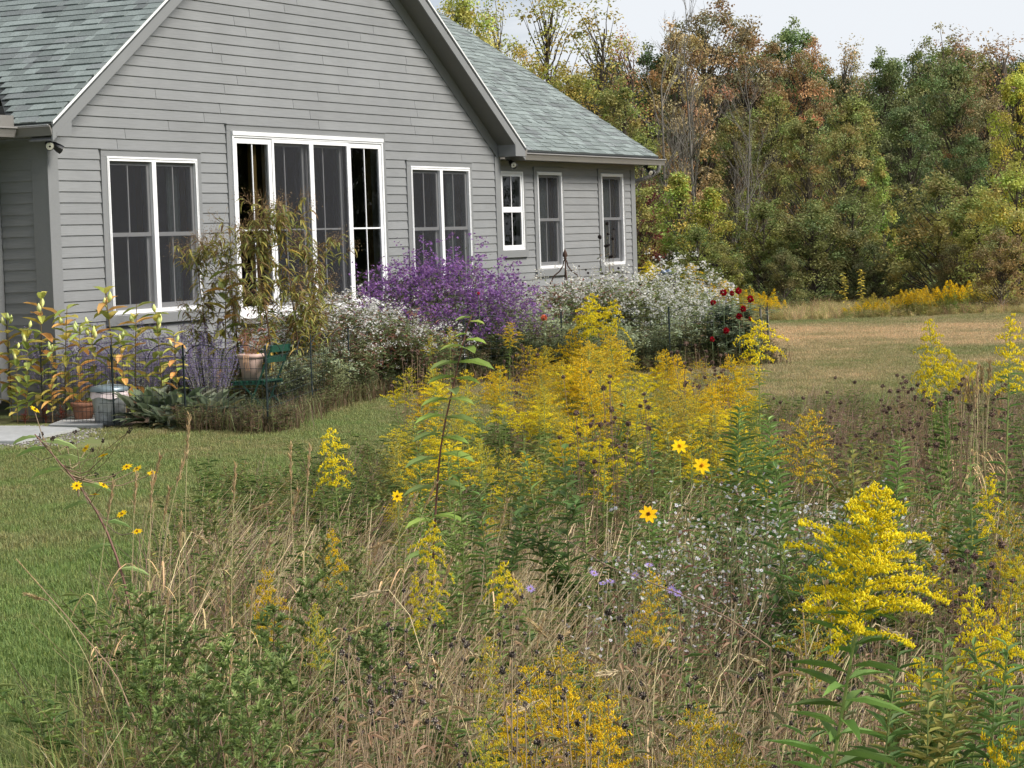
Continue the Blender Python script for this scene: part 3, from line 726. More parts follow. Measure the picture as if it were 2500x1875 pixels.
n2 = slope('wing_roof', o2, (1, 0, 0), (0, CO, SI), (0, -SI, CO), lambda t: X(93.4) - t * CO, lambda t: X(147.1), X(47.1) / CO,
           lambda k, s: k < 8 and s > X(96) and (k + int(s * 7)) % 2 == 0 if False else (k < 4 and s > X(99)))
slope('left_wing_roof', (0.0, X(1.88), Zr(3.97)), (1, 0, 0), (0, CO, SI), (0, -SI, CO), lambda t: X(-60), lambda t: X(XE0) + t * CO - .55, X(20) / CO, lambda k, s: False)
slope('back_roof', (0.0, X(96.2), Zr(3.97)), (1, 0, 0), (0, -CO, SI), (0, SI, CO), lambda t: X(XC), lambda t: X(147.1), X(47.1) / CO, lambda k, s: False)
print('single shingles', n1, n2)

# ------------------------------------------------------------------ bed fence and garden things
def wire_panel(a, b, i):
    a, b = np.array([*a, 0.0]), np.array([*b, 0.0]); L_ = np.linalg.norm(b - a); d = (b - a) / L_
    root = empty('wire_fence_panel', tuple(a))
    h = .74; n = max(2, int(round(L_ / .85))); seg = L_ / n
    for k in range(2):
        q = d * (L_ - .012) * k + d * .006; m = MB(); tube(m, [q, q + np.array([0, 0, h + .14])], .0075, n=6); m.build('post', M_WIRE, root)
    m = MB(); w = .0026
    for z in np.arange(.06, h + .01, .098): tube(m, [d * .01 + [0, 0, z], d * L_ / 2 + [0, 0, z - .012 * rng.random()], d * (L_ - .01) + [0, 0, z]], w, n=3, cap=False)
    for s in np.arange(.075, L_ - .03, .085): tube(m, [d * s + [0, 0, .01], d * s + [0, 0, h]], w * .85, n=3, cap=False)
    m.build('wire_mesh', M_WIRE, root)
    m = MB()
    for k in range(n):
        th = np.linspace(0, math.pi, 12); tube(m, [d * (seg * (k + .5) - math.cos(t) * seg * .47) + np.array([0, 0, h - .02 + .16 * math.sin(t)]) for t in th], .0042, n=4)
    m.build('arched_top', M_WIRE, root)
    return root
FL = ['wire fence panel nearest the house corner beside the milkweed', 'wire fence panel in front of the galvanised bin', 'wire fence panel crossing the woolly grey-leaved plants', 'wire fence panel in front of the green folding chair',
      'wire fence panel beside the pale mint shrub', 'wire fence panel below the white asters, left of the purple aster', 'wire fence panel below the purple aster', 'wire fence panel behind the densest goldenrod plumes',
      'wire fence panel below the tall white asters', 'wire fence panel at the dahlias, last before the lawn']
for i in range(len(FENCE) - 1):
    tag(wire_panel(FENCE[i], FENCE[i + 1], i), FL[i], 'fence', 'wire fence panels round the flower bed')
# grey weathered stakes at the lawn end of the bed
for i, (u, v) in enumerate(((1862, 893), (1878, 890))):
    p = gd(u, v); m = MB(); tube(m, [(0, 0, -.05), (.01, 0, .35), (.0, .015, .80)], [.02, .019, .016], n=7); o = m.build('stake', mat_solid('weathered_wood', (.23, .21, .18), rough=.95, nscale=30, stretch=(4, 4, .3))); o.location = (p[0], p[1], 0)
    tag(o, ('short weathered wooden stake at the bed end, house side' if i == 0 else 'weathered wooden stake at the bed end, lawn side'), 'stake', 'stakes at the end of the bed')
# galvanised bin
p = at(268, 1000, 24.35); bin_ = tag(empty('trash_can', (p[0], p[1], 0)), 'galvanised trash can with a lid over a pale bag rim', 'trash can')
m = MB(); prof = [(0, .012), (.135, .012), (.138, 0), (.150, 0), (.15, .03)]
for k in range(10): prof += [(.152 + .0035 * k + (.004 if k % 3 == 1 else 0), .04 + k * .029)]
prof += [(.19, .335), (.198, .35), (.190, .352)]; lathe(m, prof, n=36); m.build('body', M_GALV, bin_, True)
m = MB(); n = 44; th = np.arange(n) * 2 * math.pi / n
for z0_, z1_, r0, r1 in ((.305, .36, .202, .197), (.36, .385, .197, .186)):
    a = np.stack([(r0 + .008 * np.sin(th * 9)) * np.cos(th), (r0 + .008 * np.sin(th * 9)) * np.sin(th), z0_ + .012 * np.sin(th * 5)], -1); b = np.stack([r1 * np.cos(th), r1 * np.sin(th), np.full(n, z1_)], -1)
    m.add(np.vstack([a, b]), [(j, (j + 1) % n, n + (j + 1) % n, n + j) for j in range(n)])
m.build('bag_rim', M_BAG, bin_, True)
m = MB(); lathe(m, [(.205, .372), (.207, .405), (.195, .412), (.19, .418), (.12, .436), (.05, .445), (0, .446)], n=36); lid = m.build('lid', M_LID, bin_, True)
m = MB(); tube(m, [(-.05 * math.cos(t), 0, .44 + .045 * math.sin(t)) for t in np.linspace(0, math.pi, 10)], .006, n=6); m.build('handle', M_GALV, lid)
bin_.rotation_euler = (0, 0, .4)
# terracotta pot by the path
p = at(203, 990, 25.0); t_ = tag(empty('terracotta_pot', (p[0], p[1], 0)), 'low terracotta pot with a rolled rim beside the trash can', 'pot')
m = MB(); lathe(m, [(0, 0), (.085, 0), (.118, .15), (.122, .16), (.120, .17), (.134, .175), (.14, .19), (.138, .215), (.128, .22), (.12, .19), (0, .18)], n=32); m.build('body', M_TERRA, t_, True)
m = MB(); put(m, LANCE, rng.normal(0, .05, (14, 3)) * [1, 1, 0] + [0, 0, .2], rdir(14, .2, .8), (0, 0, 1), .09, .02, mixc([(.3, .16, .06), (.25, .2, .1)], 14)); m.build('withered_leaves', M_LEAF, t_)
# bluestone path and gravel
def slab(pts, label, h=.03):
    g = [gd(*q)[:2] for q in pts]; c = np.mean(g, 0); m = MB()
    prism(m, [tuple(q) for q in g], .005, h, axis='z'); inn = [tuple(c + (q - c) * .985) for q in g]; prism(m, inn, h - .001, h + .006, axis='z')
    return tag(m.build('path_slab', M_STONE), label, 'paving slab', 'bluestone slabs of the path')
slab([(-230, 1088), (40, 1085), (192, 1052), (60, 1047), (-160, 1048)], 'bluestone slab at the picture edge, nearest the lawn')
slab([(118, 1045), (250, 1047), (266, 1019), (182, 1021)], 'bluestone slab running in between the trash can and red sedum')
m = MB(); P_ = np.array([gd(rng.uniform(-80, 290), rng.uniform(1040, 1108)) for _ in range(2200)]); k = np.array([px(q)[1] for q in P_])
k = np.array([px(q)[:2] for q in P_]); k = (P_[:, 0] < -.9) & (k[:, 1] < np.interp(k[:, 0], [-80, 0, 120, 200, 290], [1112, 1108, 1094, 1072, 1052]) + rng.normal(0, 7, len(P_))); P_ = P_[k]; s = rng.uniform(.012, .030, len(P_)); put(m, T_OCT, P_ + np.array([0, 0, .006]), rdir(len(P_), -.2, .2), (0, 0, 1), s * 1.4, s, mixc([(.25, .235, .215), (.19, .175, .16), (.31, .3, .28), (.15, .13, .12)], len(P_)), s * .7)
stuff('gravel', m, M_BARK, 'pale loose gravel edging the bluestone path', 'gravel')
# green folding chair with a pot of dead flowers
CH = at(640, 985, 24.2); chair = tag(empty('folding_chair', (CH[0], CH[1], 0)), 'dark green folding garden chair behind the wire fence', 'chair')
chair.rotation_euler = (0, 0, math.atan2(HR[1], HR[0]))        # local x runs to camera right, y away
def bar(name, par, a, b, w, t, mat=M_GREENPAINT):
    a, b = np.array(a, float), np.array(b, float); d = unit(b - a); y = unit(np.cross((0, 0, 1) if abs(d[2]) < .9 else (1, 0, 0), d)); z = np.cross(d, y); m = MB()
    v = [q + sy * y * w / 2 + sz * z * t / 2 for q in (a, b) for sy, sz in ((-1, -1), (1, -1), (1, 1), (-1, 1))]
    m.add(v, [(3, 2, 1, 0), (4, 5, 6, 7), (0, 1, 5, 4), (1, 2, 6, 5), (2, 3, 7, 6), (3, 0, 4, 7)]); return m.build(name, mat, par)
for sy in (-.02, .33):
    xo = .16 * (sy > 0)
    bar('back_leg', chair, (-.20 + xo, sy, 0), (.13 + xo, sy, .80), .035, .018)
    bar('front_leg', chair, (.14 + xo, sy + .03, 0), (-.22 + xo, sy + .03, .42), .03, .016)
for k, (z, x) in enumerate(((.77, .118), (.66, .073))):
    bar('back_slat', chair, (x, -.03, z), (x + .16, .34, z), .012, .075)
for k in range(6):
    xx = -.30 + k * .062; bar('seat_slat', chair, (xx, -.02, .43), (xx + .16, .34, .43), .048, .016)
bar('seat_rail', chair, (-.30, 0, .41), (.04, 0, .41), .02, .03); bar('seat_rail', chair, (-.14, .32, .41), (.2, .32, .41), .02, .03)
pp = at(611, 905, 24.2); pot = tag(empty('flower_pot', (CH[0] + HR[0] * -.115 + HF[0] * .12, CH[1] + HR[1] * -.115 + HF[1] * .12, .44)), 'faded pink pot of dead flowers standing on the green chair', 'pot')
m = MB(); lathe(m, [(0, 0), (.095, 0), (.128, .23), (.128, .235), (.142, .238), (.146, .255), (.142, .278), (.13, .28), (.125, .25), (0, .24)], n=36); m.build('body', M_PINKPOT, pot, True)
m = MB(); f = MB()
for k in range(26):
    a = rng.uniform(0, 6.28); l = rng.uniform(.1, .28); b = np.array([math.cos(a) * .07 * rng.random(), math.sin(a) * .07 * rng.random(), .25]); e = b + np.array([math.cos(a) * .1 + .05, math.sin(a) * .1, l]); tube(m, [b, (b + e) / 2 + [0, 0, .02], e], .0022, (.2, .1, .05), n=3)
    put(f, LANCE, np.repeat(e[None], 5, 0), rdir(5, -.2, .9), (0, 0, 1), .05, .018, mixc([(.13, .05, .04), (.2, .14, .09), (.11, .065, .045)], 5))
for k in range(4):
    b = np.array([-.12, -.02 * k, .25]); tube(m, [b, b + [-.05, -.02, .03], b + [-.075, -.03, -.05], b + [-.05, -.03, -.14]], .003, (.45, .27, .15), n=4)
m.build('dry_stems', M_STEM, pot); f.build('withered_leaves', M_LEAF, pot)
put_y = MB(); put(put_y, T_OCT, [(.05, -.06, .27)], (0, 0, 1), (1, 0, 0), .05, .045, [(.6, .42, .02)]); put_y.build('yellow_bloom', M_PETAL, pot, True)
# iron obelisk
p = at(1379, 606, 33.6); ob = tag(empty('garden_obelisk', (p[0], p[1], 0)), 'rusty iron garden obelisk with an onion finial among white asters', 'obelisk'); Hh = p[2]
for k in range(4):
    a = k * math.pi / 2 + .5; c, s = math.cos(a), math.sin(a); m = MB()
    prof = [(.26, 0), (.25, .5), (.24, Hh - .62), (.225, Hh - .5), (.17, Hh - .40), (.09, Hh - .34), (.035, Hh - .26), (.02, Hh - .18)]
    tube(m, [(r_ * c, r_ * s, z) for r_, z in prof], .0105, n=6); m.build('leg', M_RUST, ob)
for z in (.4, .9):
    m = MB(); th = np.linspace(0, 2 * math.pi, 25); tube(m, [(.245 * math.cos(t), .245 * math.sin(t), z) for t in th], .007, n=5); m.build('hoop', M_RUST, ob)
m = MB(); lathe(m, [(.0, Hh - .2), (.02, Hh - .19), (.018, Hh - .16), (.03, Hh - .15), (.018, Hh - .14), (.04, Hh - .105), (.028, Hh - .065), (.008, Hh - .02), (0, Hh)], n=14); m.build('finial', M_RUST, ob, True)
# dark bird bath beyond the asters
p = at(1622, 672, 36.0); bb = tag(empty('bird_bath', (p[0], p[1], 0)), 'dark bird bath dish with blue glass balls behind white asters', 'bird bath'); h = p[2]
m = MB(); lathe(m, [(0, 0), (.12, 0), (.1, .03), (.03, .06), (.025, h - .06), (.05, h - .04)], n=18); m.build('pedestal', M_BLACK, bb, True)
m = MB(); lathe(m, [(0, h - .05), (.07, h - .045), (.17, h + .005), (.185, h + .01), (.175, h + .018), (.06, h - .02), (0, h - .025)], n=28); m.build('dish', mat_solid('dark_bronze', (.03, .035, .035), rough=.5), bb, True)
for k, (x, y) in enumerate(((.02, .02), (.11, -.03))):
    m = MB(); lathe(m, [(.055 * math.sin(t), h + .04 - .055 * math.cos(t)) for t in np.linspace(0, math.pi, 10)], (x, y, 0), 14); m.build('glass_ball', mat_solid('blue_glass', (.10, .14, .22), rough=.15, spec=.6), bb, True)

# ------------------------------------------------------------------ plants: species
GREEN, DGREEN, LGREEN, OLIVE = (.085, .145, .035), (.045, .085, .025), (.15, .22, .055), (.15, .16, .045)
def stem_curve(h, bend=.05, n=8):
    a = rng.uniform(0, 6.28); b = np.array([math.cos(a), math.sin(a), 0]) * bend * h; s = np.linspace(0, 1, n)
    return np.stack([b[0] * s ** 2, b[1] * s ** 2, s * h], -1)
def along(pts, s):
    k = np.linspace(0, 1, len(pts)); s = np.atleast_1d(s); return np.stack([np.interp(s, k, pts[:, i]) for i in range(3)], -1)
def leaves_on(mb, pts, s, ln, wd, c, up=.25, T=LANCE, spread=1.0, phase=None):
    n = len(s); P_ = along(pts, s); az = (np.arange(n) * 2.4 + rng.uniform(-.4, .4, n)) if phase is None else phase
    d = np.stack([np.cos(az) * spread, np.sin(az) * spread, np.broadcast_to(up, (n,)) + rng.uniform(-.2, .2, n)], -1)
    put(mb, T, P_, d, (0, 0, 1), ln, wd, c)
def spikelets(mb, pts, n, ln, wd, c, sag=.6):
    s = np.linspace(0, 1, n); P_ = along(np.asarray(pts), s); t = unit(np.asarray(pts[-1]) - np.asarray(pts[0])); d = rdir(n) * .45 + t; put(mb, T_OCT, P_, d, rdir(n), ln, wd, c, wd)

def goldenrod(h=1.1, ph=.32, pr=.13, nb=34, fl=.0055, cols=((.80, .56, .012),), leaf=GREEN, nl=46, ll=.11, lw=.017, dens=1.0, wide=1.0, droop=.55, stemc=(.16, .2, .06), seedc=None, gap=.0):
    st, lf, fh = MB(), MB(), MB(); pts = stem_curve(h, .035)
    tube(st, pts, np.linspace(.0048, .0016, len(pts)), stemc, n=6)
    s = np.linspace(.06, 1 - ph / h * .75, nl); taper = np.interp(s, [0, .25, .6, 1], [.65, 1, .85, .35])
    dead = (s < .16)[:, None]; c = np.where(dead, mixc([(.2, .15, .07)], nl), mixc([leaf, np.array(leaf) * 1.25, np.array(leaf) * .8], nl))
    leaves_on(lf, pts, s, ll * taper * rng.uniform(.8, 1.15, nl), lw * (.5 + .5 * taper), c, up=.28)
    for j in range(nb):
        t = (j + .5) / nb; zs = 1 - ph / h * (1 - t); b = along(pts, zs)[0]
        Lb = pr * (np.interp(t, [0, .15, .45, .8, 1], [.65, 1.0, .9, .42, .14])) * rng.uniform(.55, 1.25) * wide
        az = j * 2.4 + rng.uniform(-.3, .3); o = np.array([math.cos(az), math.sin(az), 0])
        q = np.linspace(0, 1, 7)[:, None]; rise = np.interp(t, [0, 1], [.5, .9]) + rng.normal(0, .16); dr_ = droop + rng.normal(0, .14)
        path = b + o * q * Lb + np.array([0, 0, 1]) * Lb * (rise * q - dr_ * q ** 2.2)
        tube(st, path, np.linspace(.0013, .0006, 7), stemc, n=3, cap=False)
        n = int(max(8, Lb / fl * 4.2 * dens)); ss = rng.uniform(.16, 1.02, n); P_ = along(path, ss)
        side = np.cross(o, (0, 0, 1)); off = rng.normal(0, fl * .95, (n, 1)) * side + np.abs(rng.normal(fl * .8, fl * .65, (n, 1))) * np.array([0, 0, 1.0])
        d = rdir(n, .0, 1.0) + np.array([0, 0, .6]) + o * .4
        put(fh, T_OCT, P_ + off, d, rdir(n), fl * rng.uniform(1.0, 1.9, n), fl * .62, mixc(cols, n, .16, .04), fl * .62)
    return proto(('stem', st, M_STEM), ('leaves', lf, M_LEAF), ('flower_head', fh, M_PETAL))
YEL = ((.86, .70, .02), (.80, .66, .03), (.90, .77, .05)); GOLD = ((.80, .56, .03), (.72, .50, .03), (.86, .63, .03)); OCH = ((.62, .45, .05), (.68, .50, .05), (.54, .37, .05), (.50, .42, .09)); LIME = ((.68, .57, .05), (.56, .51, .08), (.75, .62, .05))
GR_HERO = goldenrod(1.15, .30, .135, 64, .0062, YEL, nl=64, ll=.145, lw=.024, dens=1.5, droop=.42, leaf=(.075, .145, .035))
GR_YEL = [goldenrod(1.1, .26, .11, 26, .0085, YEL, nl=44, ll=.10, droop=.7), goldenrod(1.1, .20, .12, 20, .0085, YEL, nl=40, ll=.10, droop=.8), goldenrod(1.1, .30, .09, 26, .0085, YEL, nl=52, ll=.085, lw=.013, droop=.75, leaf=(.06, .13, .035))]
GR_GOLD = [goldenrod(1.1, .34, .13, 36, .0095, GOLD, nl=46, ll=.085, lw=.014, droop=.55, dens=.85), goldenrod(1.1, .40, .17, 40, .0095, GOLD, nl=40, ll=.09, droop=.45, dens=.75)]
GR_OCH = [goldenrod(1.1, .42, .15, 46, .0085, OCH, nl=44, ll=.075, lw=.012, droop=.4, dens=.55, leaf=OLIVE), goldenrod(1.1, .36, .19, 44, .0085, OCH + GOLD, nl=40, ll=.08, lw=.013, droop=.5, dens=.6, leaf=OLIVE)]
GR_LIME = [goldenrod(1.1, .34, .14, 36, .0085, LIME, nl=44, ll=.075, lw=.012, droop=.35, dens=.5, leaf=LGREEN), goldenrod(1.1, .36, .13, 36, .0085, LIME + OCH, nl=44, ll=.07, lw=.011, droop=.3, dens=.5, leaf=LGREEN)]
GR_SMALL = [goldenrod(1.0, .2, .14, 16, .0095, YEL, nl=40, ll=.10, lw=.02, droop=.45, wide=1.2), goldenrod(1.0, .28, .15, 18, .0095, YEL + GOLD, nl=46, ll=.09, lw=.018, droop=.35, wide=1.1)]

def goldclump(cols, leaf, n=9, rad=.33, h=.8):
    st, lf, fh = MB(), MB(), MB()
    for k in range(n):
        a = k * 2.4; ro = rad * math.sqrt((k + .5) / n); hh = h * rng.uniform(.75, 1.05); b = np.array([ro * math.cos(a), ro * math.sin(a), 0]); pts = b + stem_curve(hh, .12, 5); tube(st, pts, .004, (.15, .17, .06), n=3, cap=False); m = 26; leaves_on(lf, pts, rng.uniform(.1, .85, m), .10, .022, mixc([leaf, np.array(leaf) * 1.3], m), up=.3); m = 150
        ss = rng.random(m); d_ = rdir(m); P_ = along(pts, .62 + .42 * ss) + d_ * ((1.05 - ss) * .12)[:, None] * [1, 1, .5]; put(fh, T_OCT, P_, rdir(m, -.2, 1), rdir(m), .030, .016, mixc(cols, m), .014)
    return proto(('stems', st, M_STEM), ('leaves', lf, M_LEAF), ('flower_heads', fh, M_PETAL))
CLUMP_B = [goldclump(((.86, .62, .02), (.80, .55, .02)), GREEN), goldclump(((.82, .56, .03), (.7, .5, .05)), OLIVE)]
CLUMP_F = [goldclump(((.6, .46, .07), (.5, .42, .1)), OLIVE), goldclump(((.66, .5, .06), (.45, .38, .1)), LGREEN, 7)]
def leafy(h=.9, nl=60, ll=.1, lw=.018, c=GREEN, br=0, stemc=(.12, .16, .05), T=LANCE, up=.45, crown=False):
    st, lf = MB(), MB(); pts = stem_curve(h, .06); tube(st, pts, np.linspace(.0045, .0018, len(pts)), stemc, n=5)
    s = np.linspace(.1, 1, nl) if not crown else np.concatenate([np.linspace(.1, .7, nl // 2), np.linspace(.7, 1, nl // 2)]); n = len(s)
    leaves_on(lf, pts, s, ll * np.interp(s, [0, .3, .8, 1], [.7, 1, .9, .5]) * rng.uniform(.8, 1.2, n), lw, mixc([c, np.array(c) * 1.3, np.array(c) * .75], n), up=up, T=T)
    for k in range(br):
        b = along(pts, rng.uniform(.25, .8))[0]; d = unit(rdir(1, .5, .9)[0]); q = b + d * rng.uniform(.15, .4) * h; pp_ = np.stack([b, (b + q) / 2 + [0, 0, -.01], q]); tube(st, pp_, [.0025, .002, .001], stemc, n=4)
        m = nl // 3; leaves_on(lf, pp_, np.linspace(.15, 1, m), ll * .75, lw * .8, mixc([c, np.array(c) * 1.3, np.array(c) * .75], m), up=up, T=T)
    return proto(('stem', st, M_STEM), ('leaves', lf, M_LEAF))
LEAFY = [leafy(.9, 64, .09, .016, GREEN), leafy(.9, 50, .08, .02, OLIVE, 3), leafy(.9, 70, .10, .014, (.07, .14, .04), 2), leafy(.9, 46, .085, .03, DGREEN, 4), leafy(.9, 54, .07, .018, (.11, .17, .05), 5)]
SHOOT = leafy(.7, 100, .085, .010, (.10, .18, .05), 0, up=.5, crown=True)
def mugwort(h=.9, airy=False):
    st, lf = MB(), MB(); pts = stem_curve(h, .05); tube(st, pts, np.linspace(.006, .002, len(pts)), (.10, .07, .04), n=6)
    nb = 34
    for j in range(nb):
        t = (j + .5) / nb; b = along(pts, .12 + .88 * t)[0]; az = j * 2.4; Lb = h * (np.interp(t, [0, .3, 1], [.24, .27, .07]) if not airy else np.interp(t, [0, .4, 1], [.16, .24, .04])) * rng.uniform(.7, 1.2)
        o = np.array([math.cos(az), math.sin(az), .75 if not airy else 1.1]); path = b + np.linspace(0, 1, 5)[:, None] * unit(o) * Lb; tube(st, path, np.linspace(.0022, .001, 5), (.11, .10, .05), n=3, cap=False)
        n = 17 if not airy else 24; ss = rng.uniform(.15, 1.05, n); d = rdir(n, -.1, .8) + unit(o) * .8; ln = rng.uniform(.025, .06, n) * (1 if not airy else .6)
        cs = [(.11, .175, .055), (.14, .21, .07), (.085, .14, .05)] if not airy else [(.12, .17, .06), (.2, .22, .10), (.09, .14, .05)]
        c = mixc(cs, n); P_ = along(path, ss)
        put(lf, LANCE, P_, d, (0, 0, 1), ln, ln * .30, c)
        for sgn in (-1, 1):     # side lobes of the cut leaf
            sd = unit(np.cross(d, (0, 0, 1))) * sgn; put(lf, T_QUAD, P_ + unit(d) * (ln * .4)[:, None], unit(d) + sd * .9, (0, 0, 1), ln * .55, ln * .2, c)
    return proto(('stem', st, M_STEM), ('leaves', lf, M_LEAF))
MUG = [mugwort(), mugwort(), mugwort(.9, True)]
def beebalm(nh=4, h=.95, r=.013, leaves=True, c=((.10, .065, .05), (.14, .095, .075), (.07, .045, .035)), stemc=(.16, .11, .07)):
    st, hd, lf = MB(), MB(), MB()
    for k in range(nh):
        a = rng.uniform(0, 6.28); ro = rng.uniform(.0, .05); hh = h * (1 if k == 0 else rng.uniform(.72, .98)); pts = np.array([(ro * math.cos(a), ro * math.sin(a), 0), (ro * 1.8 * math.cos(a), ro * 1.8 * math.sin(a), hh * .55), (ro * 3.0 * math.cos(a), ro * 3.0 * math.sin(a), hh)])
        pts = along(pts, np.linspace(0, 1, 6)); tube(st, pts, np.linspace(.0022, .0014, 6), stemc, n=4)
        n = 34; d = rdir(n); R_ = r * rng.uniform(.8, 1.2); put(hd, T_OCT, pts[-1] + [0, 0, R_ * .3] + d * [R_, R_, R_ * .85] * .8, d, rdir(n), R_ * .75, R_ * .42, mixc(c, n, .25), R_ * .42)
        put(hd, T_OCT, [pts[-1] + [0, 0, R_ * .3]], (0, 0, 1), (1, 0, 0), R_ * 1.7, R_ * 1.8, [c[0]], R_ * 1.8)
        if leaves:
            m = 9; leaves_on(lf, pts, rng.uniform(.25, .95, m), rng.uniform(.03, .06, m), .012, mixc([(.13, .11, .06), (.09, .11, .05), (.19, .15, .09)], m), up=-.1)
    return proto(('stem', st, M_STEM), ('leaves', lf, M_LEAF), ('seed_head', hd, M_BARK))
BEE = [beebalm(4), beebalm(6), beebalm(3), beebalm(5)]
SEEDS = [beebalm(4, .7, .008, True, ((.05, .04, .035), (.22, .18, .15), (.03, .025, .02)), (.2, .15, .1)), beebalm(6, .7, .007, True, ((.06, .045, .04), (.3, .26, .22), (.03, .025, .02)), (.24, .18, .12))]
CONE = [beebalm(3, 1.2, .017, True, ((.012, .01, .01), (.02, .016, .014), (.03, .022, .02)), (.10, .09, .05)), beebalm(5, 1.2, .015, False, ((.012, .01, .01), (.025, .02, .016), (.02, .012, .01)), (.09, .07, .05))]
def ryegrass(h=1.0, sp=.13, bend=.16, c=(.50, .37, .21), stemc=(.32, .28, .15), nod=.15):
    st, hd, lf = MB(), MB(), MB(); s = np.linspace(0, 1, 9); pts = np.stack([bend * h * s ** 2.2, 0 * s, h * s - nod * h * np.maximum(0, s - .75) ** 2 * 4], -1); tube(st, pts, np.linspace(.0022, .0011, 9), stemc, n=4)
    top = along(pts, np.linspace(1 - sp / h, 1.0, 8)); n = 90; ss = rng.uniform(0, 1, n); d = unit(top[-1] - top[0]) + rdir(n) * .38
    put(hd, T_OCT, along(top, ss), d, rdir(n), rng.uniform(.014, .024, n), .0048, mixc([c, np.array(c) * 1.25, np.array(c) * .75], n), .0048)
    put(hd, T_QUAD, along(top, ss[:40]), d[:40], rdir(40), .030, .0012, mixc([np.array(c) * 1.3], 40))
    for k in range(4):
        b = along(pts, rng.uniform(.15, .6))[0]; a = rng.uniform(0, 6.28); L_ = rng.uniform(.12, .25); q = np.linspace(0, 1, 6)[:, None]; path = b + np.array([math.cos(a), math.sin(a), 0]) * q * L_ * .7 + np.array([0, 0, 1]) * L_ * (.7 * q - 1.1 * q ** 2); ribbon(lf, path, .0055, mixc([stemc, (.45, .36, .2)], 1)[0])
    return proto(('stem', st, M_STEM), ('dry_leaves', lf, M_LEAF), ('seed_spike', hd, M_PETAL))
def ribbon(mb, path, w, c, side=None):
    path = np.asarray(path); k = len(path); t = unit(np.gradient(path, axis=0)); sd = unit(np.cross(t, (0, 0, 1) if side is None else side)); ww = w * np.concatenate([[.7], np.ones(k - 2), [.1]])[:, None] / 2
    mb.add(np.vstack([path - sd * ww, path + sd * ww]), [(i, i + 1, k + i + 1, k + i) for i in range(k - 1)], c=c)
RYE = [ryegrass(1.0, .14, .10), ryegrass(1.0, .12, .28, (.44, .33, .18), nod=.5), ryegrass(1.0, .16, .04), ryegrass(1.0, .11, .40, (.52, .43, .27), (.45, .38, .22), nod=.9)]
def daisy(mb, P_, nrm, r, pet, eye, npet=10, cup=.15, eyer=.28):
    P_ = np.atleast_2d(P_); nrm = unit(np.atleast_2d(nrm)); n = len(P_)
    a = unit(np.cross(nrm, rdir(n))); b = np.cross(nrm, a)
    for k in range(npet):
        t = 2 * math.pi * k / npet + rng.uniform(-.12, .12); d = a * math.cos(t) + b * math.sin(t) + nrm * cup
        put(mb, T_QUAD if np.max(r) < .02 else OVATE, P_, d, nrm, r * rng.uniform(.85, 1.1, n), r * 5.0 / npet * (.62 if np.max(r) < .02 else .78), jit(pet, n, .08, .03), r * .3)
    put(mb, T_OCT, P_ + nrm * np.atleast_1d(r)[..., None] * .12, nrm, a, np.asarray(r) * .5, np.asarray(r) * eyer * 2, jit(eye, n, .15), np.asarray(r) * eyer * 2)
def white_aster(h=.8, rad=.32, nst=14, nfl=260, r=.0095, pet=(.80, .80, .80), eye=(.45, .36, .08), leaf=(.10, .15, .06), npet=8, nleaf=500, brownish=0.0, lz=.15, ll=.035, dome=.28):
    st, lf, fl = MB(), MB(), MB()
    for k in range(nst):
        a = k * 2.4; ro = rad * math.sqrt((k + .5) / nst); e = np.array([ro * math.cos(a), ro * math.sin(a), h * (1 - dome * (ro / rad) ** 2) * rng.uniform(.85, 1.0)]); b = e * [.25, .25, 0]; pts = along(np.stack([b, (b + e) / 2 + [0, 0, .04], e]), np.linspace(0, 1, 6)); tube(st, pts, np.linspace(.004, .0013, 6), (.12, .11, .06), n=4)
        m = nleaf // nst; s = rng.uniform(lz, 1, m); P_ = along(pts, s) + rdir(m) * (rng.random((m, 1)) * rad * .30); c = mixc([leaf, np.array(leaf) * 1.3, np.array(leaf) * .7] + ([(.16, .09, .07)] if brownish else []), m); put(lf, LANCE, P_, rdir(m, -.2, .8), (0, 0, 1), rng.uniform(.6, 1.3, m) * ll, ll * .26, c)
        m = nfl // nst; nc = max(3, m // 9); ce = e + np.clip(rng.normal(0, 1, (nc, 3)), -1.6, 1.6) * [rad * .27, rad * .27, h * .085]; P_ = ce[rng.integers(0, nc, m)] + rng.normal(0, .022, (m, 3)); d = rdir(m, -.1, 1) + [0, 0, .4]; cc = [pet, np.array(pet) * .9]
        if brownish: 
            kb = int(m * brownish); put(fl, T_OCT, P_[:kb], d[:kb], rdir(kb), .012, .011, mixc([(.24, .17, .13), (.32, .25, .2)], kb), .011); P_, d = P_[kb:], d[kb:]
        daisy(fl, P_, d, np.full(len(P_), r) * rng.uniform(.8, 1.2, len(P_)), pet, eye, npet)
    return proto(('stems', st, M_STEM), ('leaves', lf, M_LEAF), ('flowers', fl, M_PETAL))
FLEA = [white_aster(.7, .2, 9, 80, .0075, nleaf=240, npet=9), white_aster(.7, .26, 10, 100, .0065, (.72, .70, .75), nleaf=240, brownish=.2)]
WA_LEFT = [white_aster(1.0, .48, 22, 950, .0115, nleaf=2400, brownish=.3, npet=6, leaf=(.11, .145, .07), ll=.07), white_aster(1.0, .5, 22, 950, .0115, nleaf=2400, brownish=.12, npet=6, leaf=(.10, .145, .065), ll=.07)]
WA_RIGHT = [white_aster(1.05, .5, 22, 1250, .0125, (.86, .86, .84), nleaf=2200, npet=6, leaf=(.12, .16, .07), ll=.07), white_aster(1.05, .48, 20, 850, .0115, (.82, .80, .74), nleaf=2200, npet=6, brownish=.3, ll=.07)]
